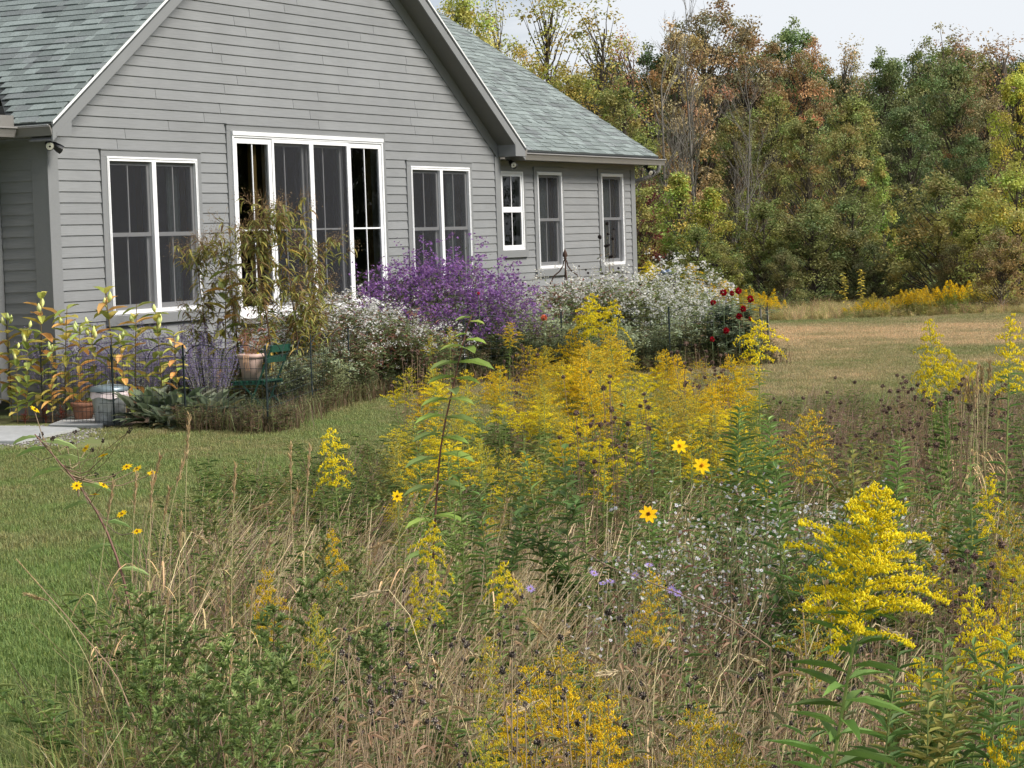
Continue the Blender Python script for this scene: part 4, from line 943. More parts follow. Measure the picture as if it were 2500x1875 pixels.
PURPLE = [white_aster(1.3, .68, 64, 5200, .0155, (.30, .15, .42), (.36, .20, .10), (.08, .12, .05), 6, 3200, ll=.06, lz=.3, dome=.58), white_aster(1.3, .55, 46, 3300, .0155, (.33, .17, .45), (.36, .20, .10), (.08, .12, .05), 6, 2200, ll=.06, lz=.3, dome=.58)]
MINT = [white_aster(.9, .42, 20, 500, .016, (.42, .48, .32), (.35, .4, .2), (.17, .215, .115), 5, 1500, ll=.055), white_aster(.9, .42, 20, 60, .012, (.4, .45, .3), (.3, .35, .2), (.06, .085, .045), 5, 1900, ll=.06)]
def sage(h=.95, rad=.42, n=90):
    st, fl = MB(), MB()
    for k in range(n):
        a = rng.uniform(0, 6.28); ro = rad * math.sqrt(rng.random()); e = np.array([ro * math.cos(a) * 1.3, ro * math.sin(a) * 1.3, h * rng.uniform(.6, 1)]); b = np.array([.3 * ro * math.cos(a), .3 * ro * math.sin(a), 0]); pts = along(np.stack([b, (b + e) * .5, e]), np.linspace(0, 1, 5)); tube(st, pts, np.linspace(.0022, .0009, 5), (.20, .20, .17), n=3, cap=False)
        m = 46; s = rng.uniform(.42, 1, m); put(fl, T_OCT, along(pts, s) + rdir(m) * .014, rdir(m), rdir(m), .017, .010, mixc([(.26, .20, .42), (.33, .27, .48), (.2, .17, .3), (.28, .25, .34)], m), .010)
        m = 12; put(st, LANCE, along(pts, rng.uniform(.05, .5, m)), rdir(m, -.1, .8), (0, 0, 1), .035, .009, mixc([(.14, .16, .11)], m))
    return proto(('stems', st, M_STEM), ('flowers', fl, M_PETAL))
SAGE = [sage(), sage(.95, .36, 70)]
def milkweed(h=1.2, pods=3):
    st, lf, pd = MB(), MB(), MB(); pts = stem_curve(h, .05); tube(st, pts, np.linspace(.008, .004, len(pts)), (.13, .10, .05), n=6)
    m = 26; s = np.repeat(np.linspace(.15, .97, m // 2), 2); ph = np.repeat(np.arange(m // 2) * 1.45, 2) + np.tile([0, math.pi], m // 2) + rng.uniform(-.3, .3, m); c = mixc([(.20, .25, .06), (.27, .28, .07), (.13, .19, .05), (.31, .28, .08), (.16, .22, .06), (.28, .27, .07), (.14, .2, .05), (.36, .23, .08)], m, .2)
    leaves_on(lf, pts, s, rng.uniform(.16, .24, m), rng.uniform(.07, .105, m), c, up=rng.uniform(-.4, .9, m), T=OVATE, phase=ph)
    for k in range(pods):
        b = along(pts, rng.uniform(.80, 1.0))[0]; a = rng.uniform(0, 6.28); o = np.array([math.cos(a), math.sin(a), 0]); q = np.linspace(0, 1, 9); L_ = rng.uniform(.09, .12)
        path = b + o * .035 + np.outer(q, o * .02) + np.outer(q, [0, 0, L_]) + np.outer(np.sin(q * 2.6), o * .012); tube(pd, path, np.array([.003, .010, .015, .0175, .017, .014, .010, .006, .0015]) * 1.35, mixc([(.40, .44, .16), (.46, .46, .2), (.36, .40, .15)], 1)[0], n=8); tube(st, [b - [0, 0, .01], path[0]], .0025, (.25, .25, .1), n=4)
    return proto(('stem', st, M_STEM), ('leaves', lf, M_LEAF), ('seed_pods', pd, M_STEM, True))
MILK = [milkweed(1.2, 3), milkweed(1.2, 4), milkweed(1.2, 2), milkweed(1.2, 1)]
def ironweed(h=2.0, nb=26):
    st, lf, hd = MB(), MB(), MB(); pts = stem_curve(h, .06); tube(st, pts, np.linspace(.009, .004, len(pts)), (.085, .05, .03), n=6)
    m = 90; s = np.concatenate([rng.uniform(.12, .92, m)]); c = mixc([(.17, .20, .06), (.23, .23, .07), (.12, .16, .05), (.32, .26, .07), (.14, .11, .06), (.2, .23, .09)], m, .2); leaves_on(lf, pts, s, rng.uniform(.10, .19, m), rng.uniform(.018, .03, m), c, up=rng.uniform(-.7, .4, m), T=T_lance(.08, .55))
    for j in range(nb):
        b = along(pts, rng.uniform(.35, 1))[0]; az = j * 2.4; o = unit(np.array([math.cos(az), math.sin(az), rng.uniform(.7, 1.5)])); L_ = rng.uniform(.2, .5); path = along(np.stack([b, b + o * L_ * .6, b + o * L_ + [0, 0, .03]]), np.linspace(0, 1, 5)); tube(st, path, np.linspace(.0028, .0012, 5), (.10, .065, .04), n=3, cap=False)
        n = 46; P_ = path[-1] + rng.normal(0, .045, (n, 3)); put(hd, T_OCT, P_, rdir(n, 0, 1), rdir(n), .013, .008, mixc([(.10, .06, .03), (.20, .13, .06), (.15, .085, .04), (.3, .22, .12)], n, .25), .008)
        for k in range(12): tube(st, [path[3], P_[k]], .0007, (.12, .08, .04), n=3, cap=False)
        n = 16; leaves_on(lf, path, rng.uniform(.1, .95, n), rng.uniform(.07, .14, n), .021, mixc([(.17, .20, .06), (.24, .24, .07), (.15, .12, .06), (.14, .18, .06)], n), up=rng.uniform(-.8, .3, n), T=T_lance(.08, .55))
    return proto(('stem', st, M_STEM), ('leaves', lf, M_LEAF), ('seed_heads', hd, M_BARK))
IRON = [ironweed(), ironweed(2.0, 30)]
def mullein(rad=.3, n=70):
    lf = MB(); st = MB(); tube(st, [(0, 0, 0), (0, 0, .2)], [.02, .012], (.2, .22, .15), n=6)
    t = rng.uniform(0, 1, n) ** .8; az = np.arange(n) * 2.4; el = np.interp(t, [0, 1], [.05, 1.3]); d = np.stack([np.cos(az) * np.cos(el), np.sin(az) * np.cos(el), np.sin(el)], -1); P_ = np.stack([.05 * np.cos(az), .05 * np.sin(az), .03 + t * .20], -1); P_[:, :2] *= (1 + rng.random((n, 1)) * 3)
    T = T_ovate(.10, .35); c = mixc([(.085, .12, .075), (.11, .15, .10), (.065, .10, .055), (.10, .13, .085)], n, .18); c[:6] = mixc([(.15, .11, .07), (.17, .17, .08)], 6); put(lf, T, P_, d, (0, 0, 1), rng.uniform(.16, .28, n), rng.uniform(.075, .115, n), c)
    return proto(('crown', st, M_STEM), ('leaves', lf, M_LEAF))
MULL = [mullein(), mullein(.3, 60)]

# ------------------------------------------------------------------ trees: species
def limb(mb, a, b, r0, r1, c, n=6, sag=.06, k=6):
    a, b = np.asarray(a, float), np.asarray(b, float); L_ = np.linalg.norm(b - a); q = np.linspace(0, 1, k)[:, None]
    p = a + (b - a) * q + np.array([0, 0, 1]) * L_ * sag * np.sin(q * math.pi) + rng.normal(0, L_ * .018, (k, 3)) * np.sin(q * math.pi); tube(mb, p, np.linspace(r0, r1, k), c, n=n, cap=False); return p
BARKC = (.075, .062, .050)
def tree(H=8.5, R=1.9, z0=1.2, ncl=130, per=70, leaf=.11, cl=.38, fill=.55, warm=.12, trunk=.13, shape='oval', gaps=0, top=1.0, stretch=.75):
    """trunk with limbs that carry clumps of leaves; crown colour comes from the object, Col only varies it"""
    tr, cr = MB(), MB(); pts = stem_curve(H * .93, .05, 9); tube(tr, pts, np.linspace(trunk, .02, 9), BARKC, n=8)
    C_ = []
    holes = [np.array([rng.uniform(-R, R), rng.uniform(-R, R), rng.uniform(z0 + 1, H)]) for _ in range(gaps)]
    while len(C_) < ncl:
        z = rng.uniform(z0, H); t = (z - z0) / (H - z0)
        rr = R * (math.sin(math.pi * min(1, t * .80 + .16)) ** .6 if shape == 'oval' else (1 - t) ** .55 if shape == 'cone' else (.85 + .25 * math.sin(t * 9)) * (1 - t ** 5)) 
        a = rng.uniform(0, 6.28); r_ = rr * (rng.random() ** fill); p = np.array([math.cos(a) * r_, math.sin(a) * r_, z + rng.normal(0, .15)])
        if any(np.linalg.norm(p - h) < .7 for h in holes): continue
        C_.append(p)
    C_ = np.array(C_)
    for k, p in enumerate(C_):
        t = np.clip((p[2] - .12 * H - np.hypot(p[0], p[1]) * .7) / (H * .93), .10, .97); b = along(pts, t)[0]
        limb(tr, b, p, .012 + .018 * np.linalg.norm(p - b) / R, .005, BARKC, n=4, sag=-.05, k=5)
    n = ncl * per; ci = np.repeat(np.arange(ncl), per); size = cl * rng.uniform(.6, 1.35, ncl)
    off = rdir(n) * (rng.random((n, 1)) ** .55) * size[ci][:, None] * [1, 1, stretch]; P_ = C_[ci] + off
    if top < 1: k = (rng.random(n) < np.where(P_[:, 2] > H * .62, top, 1)); P_, ci, off = P_[k], ci[k], off[k]; n = len(P_)
    tw = np.stack([np.clip(1 + rng.normal(0, warm, ncl), .82, 1.6), 1 + rng.normal(0, .06, ncl), 1 + rng.normal(0, .08, ncl)], -1) * rng.uniform(.72, 1.28, (ncl, 1))
    c = np.clip(tw[ci] * (1 + rng.uniform(-.22, .22, (n, 1))), .2, 2.2)
    put(cr, T_QUAD, P_, rdir(n, -.9, .4), rdir(n) * .7 + off / cl * .5 + [0, 0, .7], leaf * rng.uniform(.7, 1.3, n), leaf * .72 * rng.uniform(.7, 1.2, n), c)
    return proto(('trunk', tr, M_BARK), ('crown', cr, M_TREE))
T_BIG = [tree(8.5, 2.0, .9, 170, 85, .11), tree(8.5, 2.1, .8, 170, 85, .105, warm=.2, gaps=2), tree(8.5, 1.8, 1.2, 140, 90, .11, warm=.15, gaps=2)]
T_AIRY = [tree(8.5, 1.8, 1.2, 160, 56, .10, .44, warm=.12, gaps=4, top=.6), tree(8.5, 1.7, 1.0, 150, 56, .10, .42, warm=.16, gaps=4, top=.5)]
T_BUSH = [tree(4.2, 1.9, .15, 120, 95, .095, .38, fill=.4, shape='dome', trunk=.07, warm=.14), tree(4.2, 1.7, .1, 110, 95, .095, .36, fill=.4, shape='dome', trunk=.06, warm=.10, gaps=2), tree(4.5, 1.2, .1, 100, 90, .095, .34, fill=.5, shape='dome', trunk=.06, warm=.2)]
def bare(H=9.0, levels=4, spread=.55, c=(.16, .145, .125)):
    tr, br = MB(), MB()
    def rec(p, d, L_, r, lv):
        q = p + d * L_; mid = (p + q) / 2 + rng.normal(0, L_ * .04, 3); (tube)(tr if lv >= levels - 1 else br, along(np.stack([p, mid, q]), np.linspace(0, 1, 4)), np.linspace(r, r * .62, 4), np.array(c) * rng.uniform(.8, 1.2), n=6 if lv > 1 else 3, cap=False)
        if lv == 0: return
        for k in range(rng.integers(2, 4) if lv > 1 else rng.integers(3, 6)):
            s = rng.uniform(.45, 1.0) if k else 1.0; rec(p + (q - p) * s, unit(d * (1.0 if k else 1.6) + rdir(1, -.1, .8)[0] * spread), L_ * rng.uniform(.55, .82), r * .58 if k else r * .66, lv - 1)
    z = 0; r = .10; p = np.zeros(3); d = np.array([0, 0, 1.0])
    for k in range(6):
        L_ = H / 8; q = p + d * L_; tube(tr, [p, q], [r, r * .85], c, n=8, cap=False)
        if k > 0:
            for j in range(3): rec(p + (q - p) * rng.random(), unit(rdir(1, .1, .9)[0] + [0, 0, .35]), H * rng.uniform(.10, .2), r * .42, levels - 1)
        p = q; d = unit(d + rng.normal(0, .06, 3) * [1, 1, 0]); r *= .83
    rec(p, d, H * .14, r, levels)
    return proto(('trunk', tr, M_BARK), ('branches', br, M_BARK))
BARE = [bare(), bare(9.0, 4, .75)]
OLV, YOL, DGR, GRN, RUS, ORG, YEG, RED, TAN = (.115, .118, .038), (.185, .165, .042), (.048, .066, .028), (.082, .106, .040), (.132, .108, .060), (.150, .108, .056), (.19, .19, .055), (.15, .030, .03), (.20, .15, .075)
def stand(pr, name, u, vtop, d, H0, colr, label, cat='tree', group=None, wide=1.0, rz=None):
    p = at(u, vtop, d); s = p[2] / H0
    return plant(pr, name, (p[0], p[1], -.02), (s * wide, s * wide, s), rng.uniform(0, 6.28) if rz is None else rz, label, cat, group, None if colr is None else tuple(np.array(colr) * 1.45), sub=('crown',))
GT = 'trees along the far edge of the lawn'
TREES = [
 (T_BIG[2], 1118, -18, 66, 8.5, YEG, 'yellow-green tree tip showing just above the roof ridge', .8),
 (T_AIRY[0], 1215, 12, 70, 8.5, YEG, 'pale green tree rising over the wing roof, leftmost of the airy ones', .85),
 (T_AIRY[1], 1330, -8, 72, 8.5, YOL, 'thin-topped yellowish tree above the middle of the wing roof', 1.05),
 (T_AIRY[0], 1440, 20, 70, 8.5, YOL, 'thin-topped olive tree above the wing gutter end', 1.05),
 (T_BIG[1], 1265, 140, 62, 8.5, YOL, 'olive-yellow tree standing right behind the wing roof slope', .95),
 (T_BIG[1], 1400, 175, 60, 8.5, (.15, .14, .04), 'olive tree behind the lower part of the wing roof', .95),
 (T_BIG[0], 1505, 215, 58, 8.5, OLV, 'dull olive tree just right of the wing roof slope', .9),
 (T_AIRY[1], 1527, 100, 72, 8.5, (.22, .12, .07), 'small coral-red tree top above the olive trees', .7),
 (T_BIG[0], 1600, 130, 74, 8.5, DGR, 'dark green crown behind the bare grey trees', .9),
 (T_BIG[1], 1730, 22, 73, 8.5, RUS, 'tall russet-orange tree, the highest crown in the woodland edge', .95),
 (T_BIG[2], 1830, 55, 75, 8.5, ORG, 'rust-orange tree beside the tallest russet crown', .85),
 (T_BIG[0], 1660, 80, 70, 8.5, TAN, 'tan-brown tree between the bare trunks and the russet crown', .8),
 (T_BIG[0], 1935, 70, 78, 8.5, GRN, 'green tree peeping between the rust-coloured crowns', .75),
 (T_BIG[1], 1968, 118, 72, 8.5, (.165, .115, .06), 'copper-leaved tree left of the gap in the skyline', .7),
 (T_AIRY[1], 2068, 120, 84, 8.5, TAN, 'nearly leafless wispy tree in the dip of the skyline', .7),
 (T_BIG[2], 2075, 240, 68, 8.5, OLV, 'olive-green tree below the dip of the skyline', 1.0),
 (T_BIG[0], 2165, 140, 72, 8.5, (.080, .098, .040), 'deep green tree, left of the three in the green clump', .8),
 (T_BIG[1], 2245, 118, 74, 8.5, (.084, .102, .040), 'deep green tree, middle of the three in the green clump', .8),
 (T_BIG[2], 2320, 150, 71, 8.5, (.09, .106, .042), 'deep green tree, right of the three in the green clump', .85),
 (T_BIG[0], 2210, 260, 66, 8.5, (.074, .09, .038), 'dense green tree filling the clump below the green crowns', 1.0),
 (T_AIRY[0], 2330, 88, 82, 8.5, (.16, .125, .075), 'brown thin-topped tree behind the green clump', 1.0),
 (T_AIRY[1], 2440, 105, 80, 8.5, (.17, .115, .07), 'reddish-brown thin tree at the upper right', 1.1),
 (T_BIG[1], 2395, 235, 70, 8.5, (.13, .11, .055), 'brownish tree between the green clump and the golden tree', .9),
 (T_BIG[0], 2490, 178, 58, 8.5, (.24, .235, .045), 'bright golden-yellow tree at the right picture edge', .75),
 (T_BIG[2], 1880, 230, 66, 8.5, (.125, .125, .04), 'vine-hung olive tree left of the dark hollow', .85),
 (T_BIG[0], 1960, 290, 62, 8.5, (.118, .118, .042), 'broad olive tree in the middle of the woodland edge', 1.0),
 (T_BIG[1], 2060, 320, 60, 8.5, (.125, .12, .045), 'broad pale olive tree right of the dark hollow', .95),
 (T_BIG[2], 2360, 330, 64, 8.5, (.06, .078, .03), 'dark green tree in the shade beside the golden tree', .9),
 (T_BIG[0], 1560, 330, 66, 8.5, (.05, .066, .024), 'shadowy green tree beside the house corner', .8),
 (T_BIG[2], 1790, 280, 64, 8.5, (.10, .10, .035), 'dull brown-green tree under the russet crown', .85),
]
for pr, u, v, d, H0, cc, lb, wd in TREES: stand(pr, 'woodland_tree', u, v, d, H0, cc, lb, 'tree', GT, wd)
stand(BARE[0], 'bare_tree', 1690, 40, 60, 9.0, None, 'leafless grey tree with a straight trunk, right of the pair', 'tree', 'bare trees by the house', .8, 1.0)
stand(BARE[1], 'bare_tree', 1612, 75, 62, 9.0, None, 'leafless grey tree nearer the wing roof, left of the pair', 'tree', 'bare trees by the house', .8, 2.2)
stand(BARE[1], 'bare_tree', 1800, 190, 60, 9.0, None, 'leafless grey tree half hidden by the vine-hung olive tree', 'tree', 'bare trees by the house', .7, 4.0)
BUSHES = [
 (T_BUSH[2], 1655, 435, 55, 4.5, (.15, .165, .04), 'green vine-covered column of foliage beside the house corner', 1.0),
 (T_BUSH[2], 1735, 470, 55, 4.5, (.15, .16, .035), 'yellow-green vine tangle under the bare trunks', .9),
 (T_BUSH[0], 1700, 560, 53, 4.2, (.10, .115, .035), 'low olive shrub at the foot of the bare trees', 1.1),
 (T_BUSH[1], 1585, 450, 60, 4.2, (.10, .035, .03), 'dark red-leaved shrub behind the downspout', .6),
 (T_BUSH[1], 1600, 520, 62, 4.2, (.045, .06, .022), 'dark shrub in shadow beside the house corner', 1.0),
 (T_BUSH[0], 1860, 500, 56, 4.2, (.10, .11, .035), 'olive shrub below the vine-hung tree', 1.1),
 (T_BUSH[1], 1980, 500, 55, 4.2, (.085, .095, .035), 'grey-green shrub below the middle of the woodland edge', 1.2),
 (T_BUSH[0], 2080, 490, 56, 4.2, (.09, .10, .038), 'grey-olive shrub right of the middle of the woodland edge', 1.1),
 (T_BUSH[2], 2150, 400, 58, 4.5, (.16, .19, .05), 'fresh green vine spire in front of the green clump', .55),
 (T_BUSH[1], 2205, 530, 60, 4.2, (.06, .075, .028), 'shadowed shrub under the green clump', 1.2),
 (T_BUSH[0], 2290, 440, 54, 4.2, (.14, .13, .045), 'tan-olive shrub with bare twigs at the right', 1.2),
 (T_BUSH[1], 2390, 455, 52, 4.2, (.15, .16, .05), 'yellow-green shrub left of the golden tree foot', 1.0),
 (T_BUSH[0], 2480, 420, 50, 4.2, (.19, .19, .05), 'yellow shrub under the golden tree at the right edge', 1.0),
 (T_BUSH[1], 2440, 560, 48, 4.2, (.12, .10, .045), 'brownish brush at the right edge behind the weeds', 1.1),
 (T_BUSH[1], 1760, 590, 54, 4.2, (.08, .085, .03), 'low dark shrub behind the dahlias', 1.1),
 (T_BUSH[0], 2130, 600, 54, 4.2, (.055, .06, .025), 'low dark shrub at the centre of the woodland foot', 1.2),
 (T_BUSH[1], 1910, 610, 53, 4.2, (.07, .075, .03), 'low dark shrub behind the tall yellow-leaved weeds', 1.1),
 (T_BUSH[0], 2330, 600, 51, 4.2, (.10, .09, .04), 'low brown shrub behind the far goldenrod', 1.1),
]
for pr, u, v, d, H0, cc, lb, wd in BUSHES: stand(pr, 'woodland_shrub', u, v, d, H0, cc, lb, 'shrub', 'shrubs along the far edge of the lawn', wd)
# deeper wood behind the edge, and the wood round the right side that the windows mirror
pts, sc, ix, ro = [], [], [], []
for u in np.arange(900, 2750, 42):
    for d in (86, 96):
        p = at(u + rng.uniform(-15, 15), 300, d + rng.uniform(-3, 3)); pts.append((p[0], p[1], 0)); sc.append(rng.uniform(.78, 1.0)); ix.append(rng.integers(0, 3)); ro.append(rng.uniform(0, 6))
for k in range(70):
    t = k / 69; b = np.array([62.0, -6.0]) * (1 - t) + np.array([16.0, -52.0]) * t; p = b + rng.normal(0, 2.2, 2); pts.append((p[0], p[1], 0)); sc.append(rng.uniform(.9, 1.35)); ix.append(rng.integers(0, 3)); ro.append(rng.uniform(0, 6))
wm = []
for k, (tp, cc) in enumerate(((T_BIG[0], OLV), (T_BIG[1], (.12, .11, .045)), (T_BIG[2], DGR))):
    me = tp[1][1].copy(); a = me.color_attributes['Col']; buf = np.zeros(len(a.data) * 4, np.float32); a.data.foreach_get('color', buf); buf = buf.reshape(-1, 4); buf[:, :3] *= np.array(cc) * 1.3; a.data.foreach_set('color', buf.ravel()); wm.append(me)
scatter('treeline', wm, pts, ro, sc, ix, 'mass of mixed autumn woodland behind the edge trees', 'woods')

# ------------------------------------------------------------------ planting
def grow(pr, name, u, vtop, d, href, label, cat, group=None, lean=0.0, leanf=0.0, colour=None, rz=None, sub=None, wide=1.0, zmin=.12):
    p = at(u, vtop, d); h = max(p[2], zmin); lv = HR * lean + HF * leanf
    s = h / href; sx = (min(max(s, .55), 1.5) if True else s) * wide
    return plant(pr, name, (p[0] - lv[0] * h, p[1] - lv[1] * h, 0), (sx, sx, s), rng.uniform(0, 6.28) if rz is None else rz, label, cat, group, colour, (lv[0], lv[1]), sub)
pick = lambda L_: L_[int(rng.integers(0, len(L_)))]
CAMAZ = math.atan2(HR[1], HR[0])
MARKS = [(2110, 1300, 'the largest goldenrod'), (1583, 1255, 'the orange coreopsis'), (1713, 1137, 'the right-hand coreopsis'), (1659, 1089, 'the upper coreopsis'), (1065, 1200, 'the red-stemmed plant'), (820, 1080, 'the lone slender goldenrod'), (1450, 740, 'the round goldenrod head'), (1860, 850, 'the pale-stemmed goldenrod'), (2285, 830, 'the lawn-side goldenrods'), (2468, 830, 'the leafy edge goldenrod'), (2402, 1200, 'the orange-yellow goldenrod'), (2395, 1500, 'the layered low goldenrod'), (1375, 1680, 'the bottom gold mass'), (520, 1300, 'the airy mugwort'), (365, 1500, 'the dark mugwort spire'), (1228, 1400, 'the small lilac-side goldenrod'), (2005, 1050, 'the drooping ochre goldenrod'), (1730, 1760, 'the bottom ochre sprays'), (2170, 1110, 'the bright green shoot'), (250, 1150, 'the oxeye flowers')]
def near(u, v):
    k = min(MARKS, key=lambda m: (m[0] - u) ** 2 + (m[1] - v) ** 2); dx_, dy_ = u - k[0], v - k[1]; far = math.hypot(dx_, dy_)
    side_ = ('right of' if dx_ > 0 else 'left of') if abs(dx_) > abs(dy_) * 1.6 else ('below' if dy_ > 0 else 'above') if abs(dy_) > abs(dx_) * 1.6 else (('below' if dy_ > 0 else 'above') + (' right of' if dx_ > 0 else ' left of'))
    return ('close ' if far < 70 else 'well ' if far > 190 else '') + side_ + ' ' + k[2]
# --- flower bed, left part
for i, (u, v, d, lb) in enumerate([(18, 772, 25.6, 'yellowing milkweed at the left picture edge'), (58, 800, 25.3, 'low milkweed between the picture edge and the pod-topped one'), (92, 722, 25.5, 'tall milkweed with upright pods before the dark side wall'), (150, 748, 25.4, 'milkweed with a split pod before the corner board'),
      (185, 792, 25.0, 'leafy milkweed above the terracotta pot'), (228, 790, 25.2, 'orange-tinted milkweed above the terracotta pot'), (272, 708, 25.4, 'tall milkweed with one pod before the left window frame'), (322, 742, 25.1, 'slim milkweed with a forked pod under the left window'), (300, 815, 24.8, 'short milkweed behind the trash can'),
      (388, 760, 25.0, 'milkweed with pale pods under the left window mullion'), (428, 815, 24.8, 'small orange milkweed at the right of the milkweed row'), (540, 650, 26.2, 'tall milkweed pod stem beside the sliding door casing'), (120, 840, 24.9, 'bushy low milkweed by the fence corner'), (35, 850, 25.0, 'bushy yellow milkweed low at the picture edge')]):
    grow(MILK[i % 4], 'milkweed', u, v, d, 1.2, lb, 'milkweed', 'milkweeds at the house corner')
for i, (u, v, d, lb) in enumerate([(150, 790, 26.0, 'lavender-blue sage haze behind the milkweed'), (350, 800, 25.8, 'lavender-blue sage behind the trash can'), (430, 770, 26.2, 'lavender-blue sage under the left window'), (505, 805, 25.6, 'lavender-blue sage above the woolly leaves, left of the pot'), (250, 800, 26.3, 'faded sage stems before the grey siding')]):
    grow(SAGE[i % 2], 'russian_sage', u, v, d, .95, lb, 'sage', 'blue sages in the bed')
for i, (u, v, d, lb) in enumerate([(690, 525, 26.2, 'tallest brown-seeded ironweed before the sliding door'), (640, 545, 25.9, 'brown-seeded ironweed left of the tallest one'), (575, 600, 26.4, 'yellow-leaved ironweed before the door casing'), (755, 590, 26.4, 'brown-seeded ironweed right of the tallest one'), (470, 620, 26.4, 'ironweed leaning across the left window')]):
    grow(IRON[i % 2], 'ironweed', u, v, d, 2.05, lb, 'ironweed', 'tall ironweeds before the door', lean=(-.12 if i == 4 else .04 * (i - 2)), wide=1.25)
for i, (u, v, d, lb) in enumerate([(365, 950, 23.9, 'woolly grey-leaved rosette right of the trash can'), (440, 940, 24.0, 'largest woolly grey-leaved rosette in the middle'), (515, 955, 23.7, 'woolly grey-leaved rosette nearest the chair'), (410, 985, 23.5, 'woolly grey-leaved rosette low at the lawn edge')]):
    grow(MULL[i % 2], 'lambs_ear', u, v, d, .42, lb, 'foliage plant', 'woolly rosettes by the fence', wide=1.25)
red = leafy(.3, 60, .035, .012, (.16, .035, .02), 6, (.15, .05, .03))
for i, (u, v, lb) in enumerate([(110, 985, 'dark red sedum beside the path, left clump'), (150, 990, 'dark red sedum beside the path, right clump'), (60, 1000, 'low brown-red sedum by the near slab')]): grow(red, 'sedum', u, v, 25.0, .3, lb, 'sedum', 'red sedums by the path', wide=1.4)
for i, (u, v, d, k, lb) in enumerate([(790, 735, 27.3, 0, 'white and brown aster bush right of the ironweeds'), (880, 728, 27.6, 1, 'white aster bush under the sliding door'), (960, 745, 27.9, 0, 'white aster bush below left of the purple aster'), (1040, 785, 27.9, 1, 'white aster bush below the purple aster'), (845, 800, 26.9, 0, 'lower white aster bush behind the arched fence top'), (930, 850, 27.8, 1, 'low white aster at the fence, left of the goldenrod'), (745, 712, 27.6, 1, 'white aster bush just right of the tallest ironweed stems'), (835, 706, 28.0, 0, 'tall white aster bush against the sliding door glass')]):
    grow(WA_LEFT[k], 'white_aster', u, v, d, 1.02, lb, 'aster', 'white asters in the left bed', wide=1.15)
for i, (u, v, d, k, lb) in enumerate([(720, 870, 25.6, 0, 'pale mint shrub right of the green chair'), (800, 850, 26.0, 0, 'pale mint shrub behind the arched fence'), (870, 880, 26.8, 1, 'dark green filler shrub behind the fence, left'), (950, 900, 27.6, 1, 'dark green filler shrub behind the fence, middle'), (1060, 870, 28.6, 1, 'dark green shrub below the purple aster'), (1160, 860, 29.4, 1, 'dark green shrub under the right lobe of purple aster'),
      (1330, 745, 30.2, 0, 'pale green mint shrub beside the salmon zinnia'), (1400, 790, 29.8, 1, 'dark green shrub behind the bright goldenrod head'), (1500, 780, 30.2, 0, 'pale green shrub under the white asters, middle'), (1580, 790, 30.8, 1, 'dark green shrub under the tall white aster'), (1640, 770, 31.2, 0, 'pale green shrub left of the dahlias'), (1700, 790, 31.4, 1, 'dark green shrub beside the dahlias'), (1260, 800, 29.8, 1, 'dark green shrub left of the salmon zinnia'), (600, 960, 24.0, 1, 'low dark green plant under the chair')]):
    grow(MINT[k], 'mint_shrub', u, v, d, .92, lb, 'shrub', 'green shrubs inside the bed fence', wide=1.2)
grow(PURPLE[0], 'purple_aster', 1020, 600, 30.2, 1.40, 'big purple aster bush in full bloom, left lobe', 'aster', 'purple asters', wide=.95)
grow(PURPLE[0], 'purple_aster', 1115, 592, 30.6, 1.40, 'big purple aster bush in full bloom, tall middle lobe', 'aster', 'purple asters', wide=1.0)
grow(PURPLE[1], 'purple_aster', 1212, 650, 30.4, 1.40, 'purple aster lobe against the gable corner', 'aster', 'purple asters', wide=.95)
grow(PURPLE[1], 'purple_aster', 962, 635, 30.0, 1.40, 'purple aster lobe before the sliding door edge', 'aster', 'purple asters', wide=.9)
for i, (u, v, d, k, lb) in enumerate([(1355, 672, 32.6, 1, 'cream and brown aster at the foot of the obelisk'), (1420, 662, 32.9, 1, 'cream and brown aster right of the obelisk'), (1480, 655, 33.0, 0, 'white aster under the far corner window'), (1545, 660, 33.2, 1, 'white and brown aster before the house corner'), (1600, 690, 32.6, 0, 'white aster before the bird bath'), (1655, 632, 33.6, 0, 'tallest bright white aster beside the bird bath'), (1690, 690, 32.6, 0, 'bright white aster left of the dahlias'), (1640, 740, 31.9, 0, 'low bright white aster facing the lawn'), (1315, 720, 31.6, 1, 'cream aster left of the obelisk')]):
    grow(WA_RIGHT[k], 'white_aster', u, v, d, 1.08, lb, 'aster', 'white asters in the right bed', wide=1.15)
# dahlias
DAHL = leafy(1.1, 60, .10, .05, (.10, .14, .09), 14, (.12, .15, .08), OVATE, .2)
for i, (u, v, d, lb) in enumerate([(1745, 730, 31.4, 'dark-leaved dahlia plant left in the red-flowered clump'), (1790, 712, 31.6, 'dark-leaved dahlia plant in the middle of the red-flowered clump'), (1835, 725, 31.3, 'dark-leaved dahlia plant at the lawn end of the clump'), (1770, 790, 30.9, 'lower dahlia plant at the fence')]): grow(DAHL, 'dahlia', u, v, d, 1.1, lb, 'dahlia', 'dahlia plants', wide=1.5)
def bloom(u, v, d, r, c, label, name='dahlia_flower', cat='flower', group=None):
    p = at(u, v, d); o = empty(name, (p[0], p[1], 0)); m = MB(); n = 60; dr = rdir(n); put(m, T_ovate(.2, .1), dr * r * .35 + [0, 0, p[2]], dr, rdir(n), r * .75, r * .6, jit(c, n, .25, .05)); m.build('petals', M_PETAL, o)
    m = MB(); tube(m, [(.02, .01, p[2] - .5), (.01, 0, p[2] - .2), (0, 0, p[2])], .004, (.10, .14, .07), n=4); m.build('stem', M_STEM, o); return tag(o, label, cat, group)
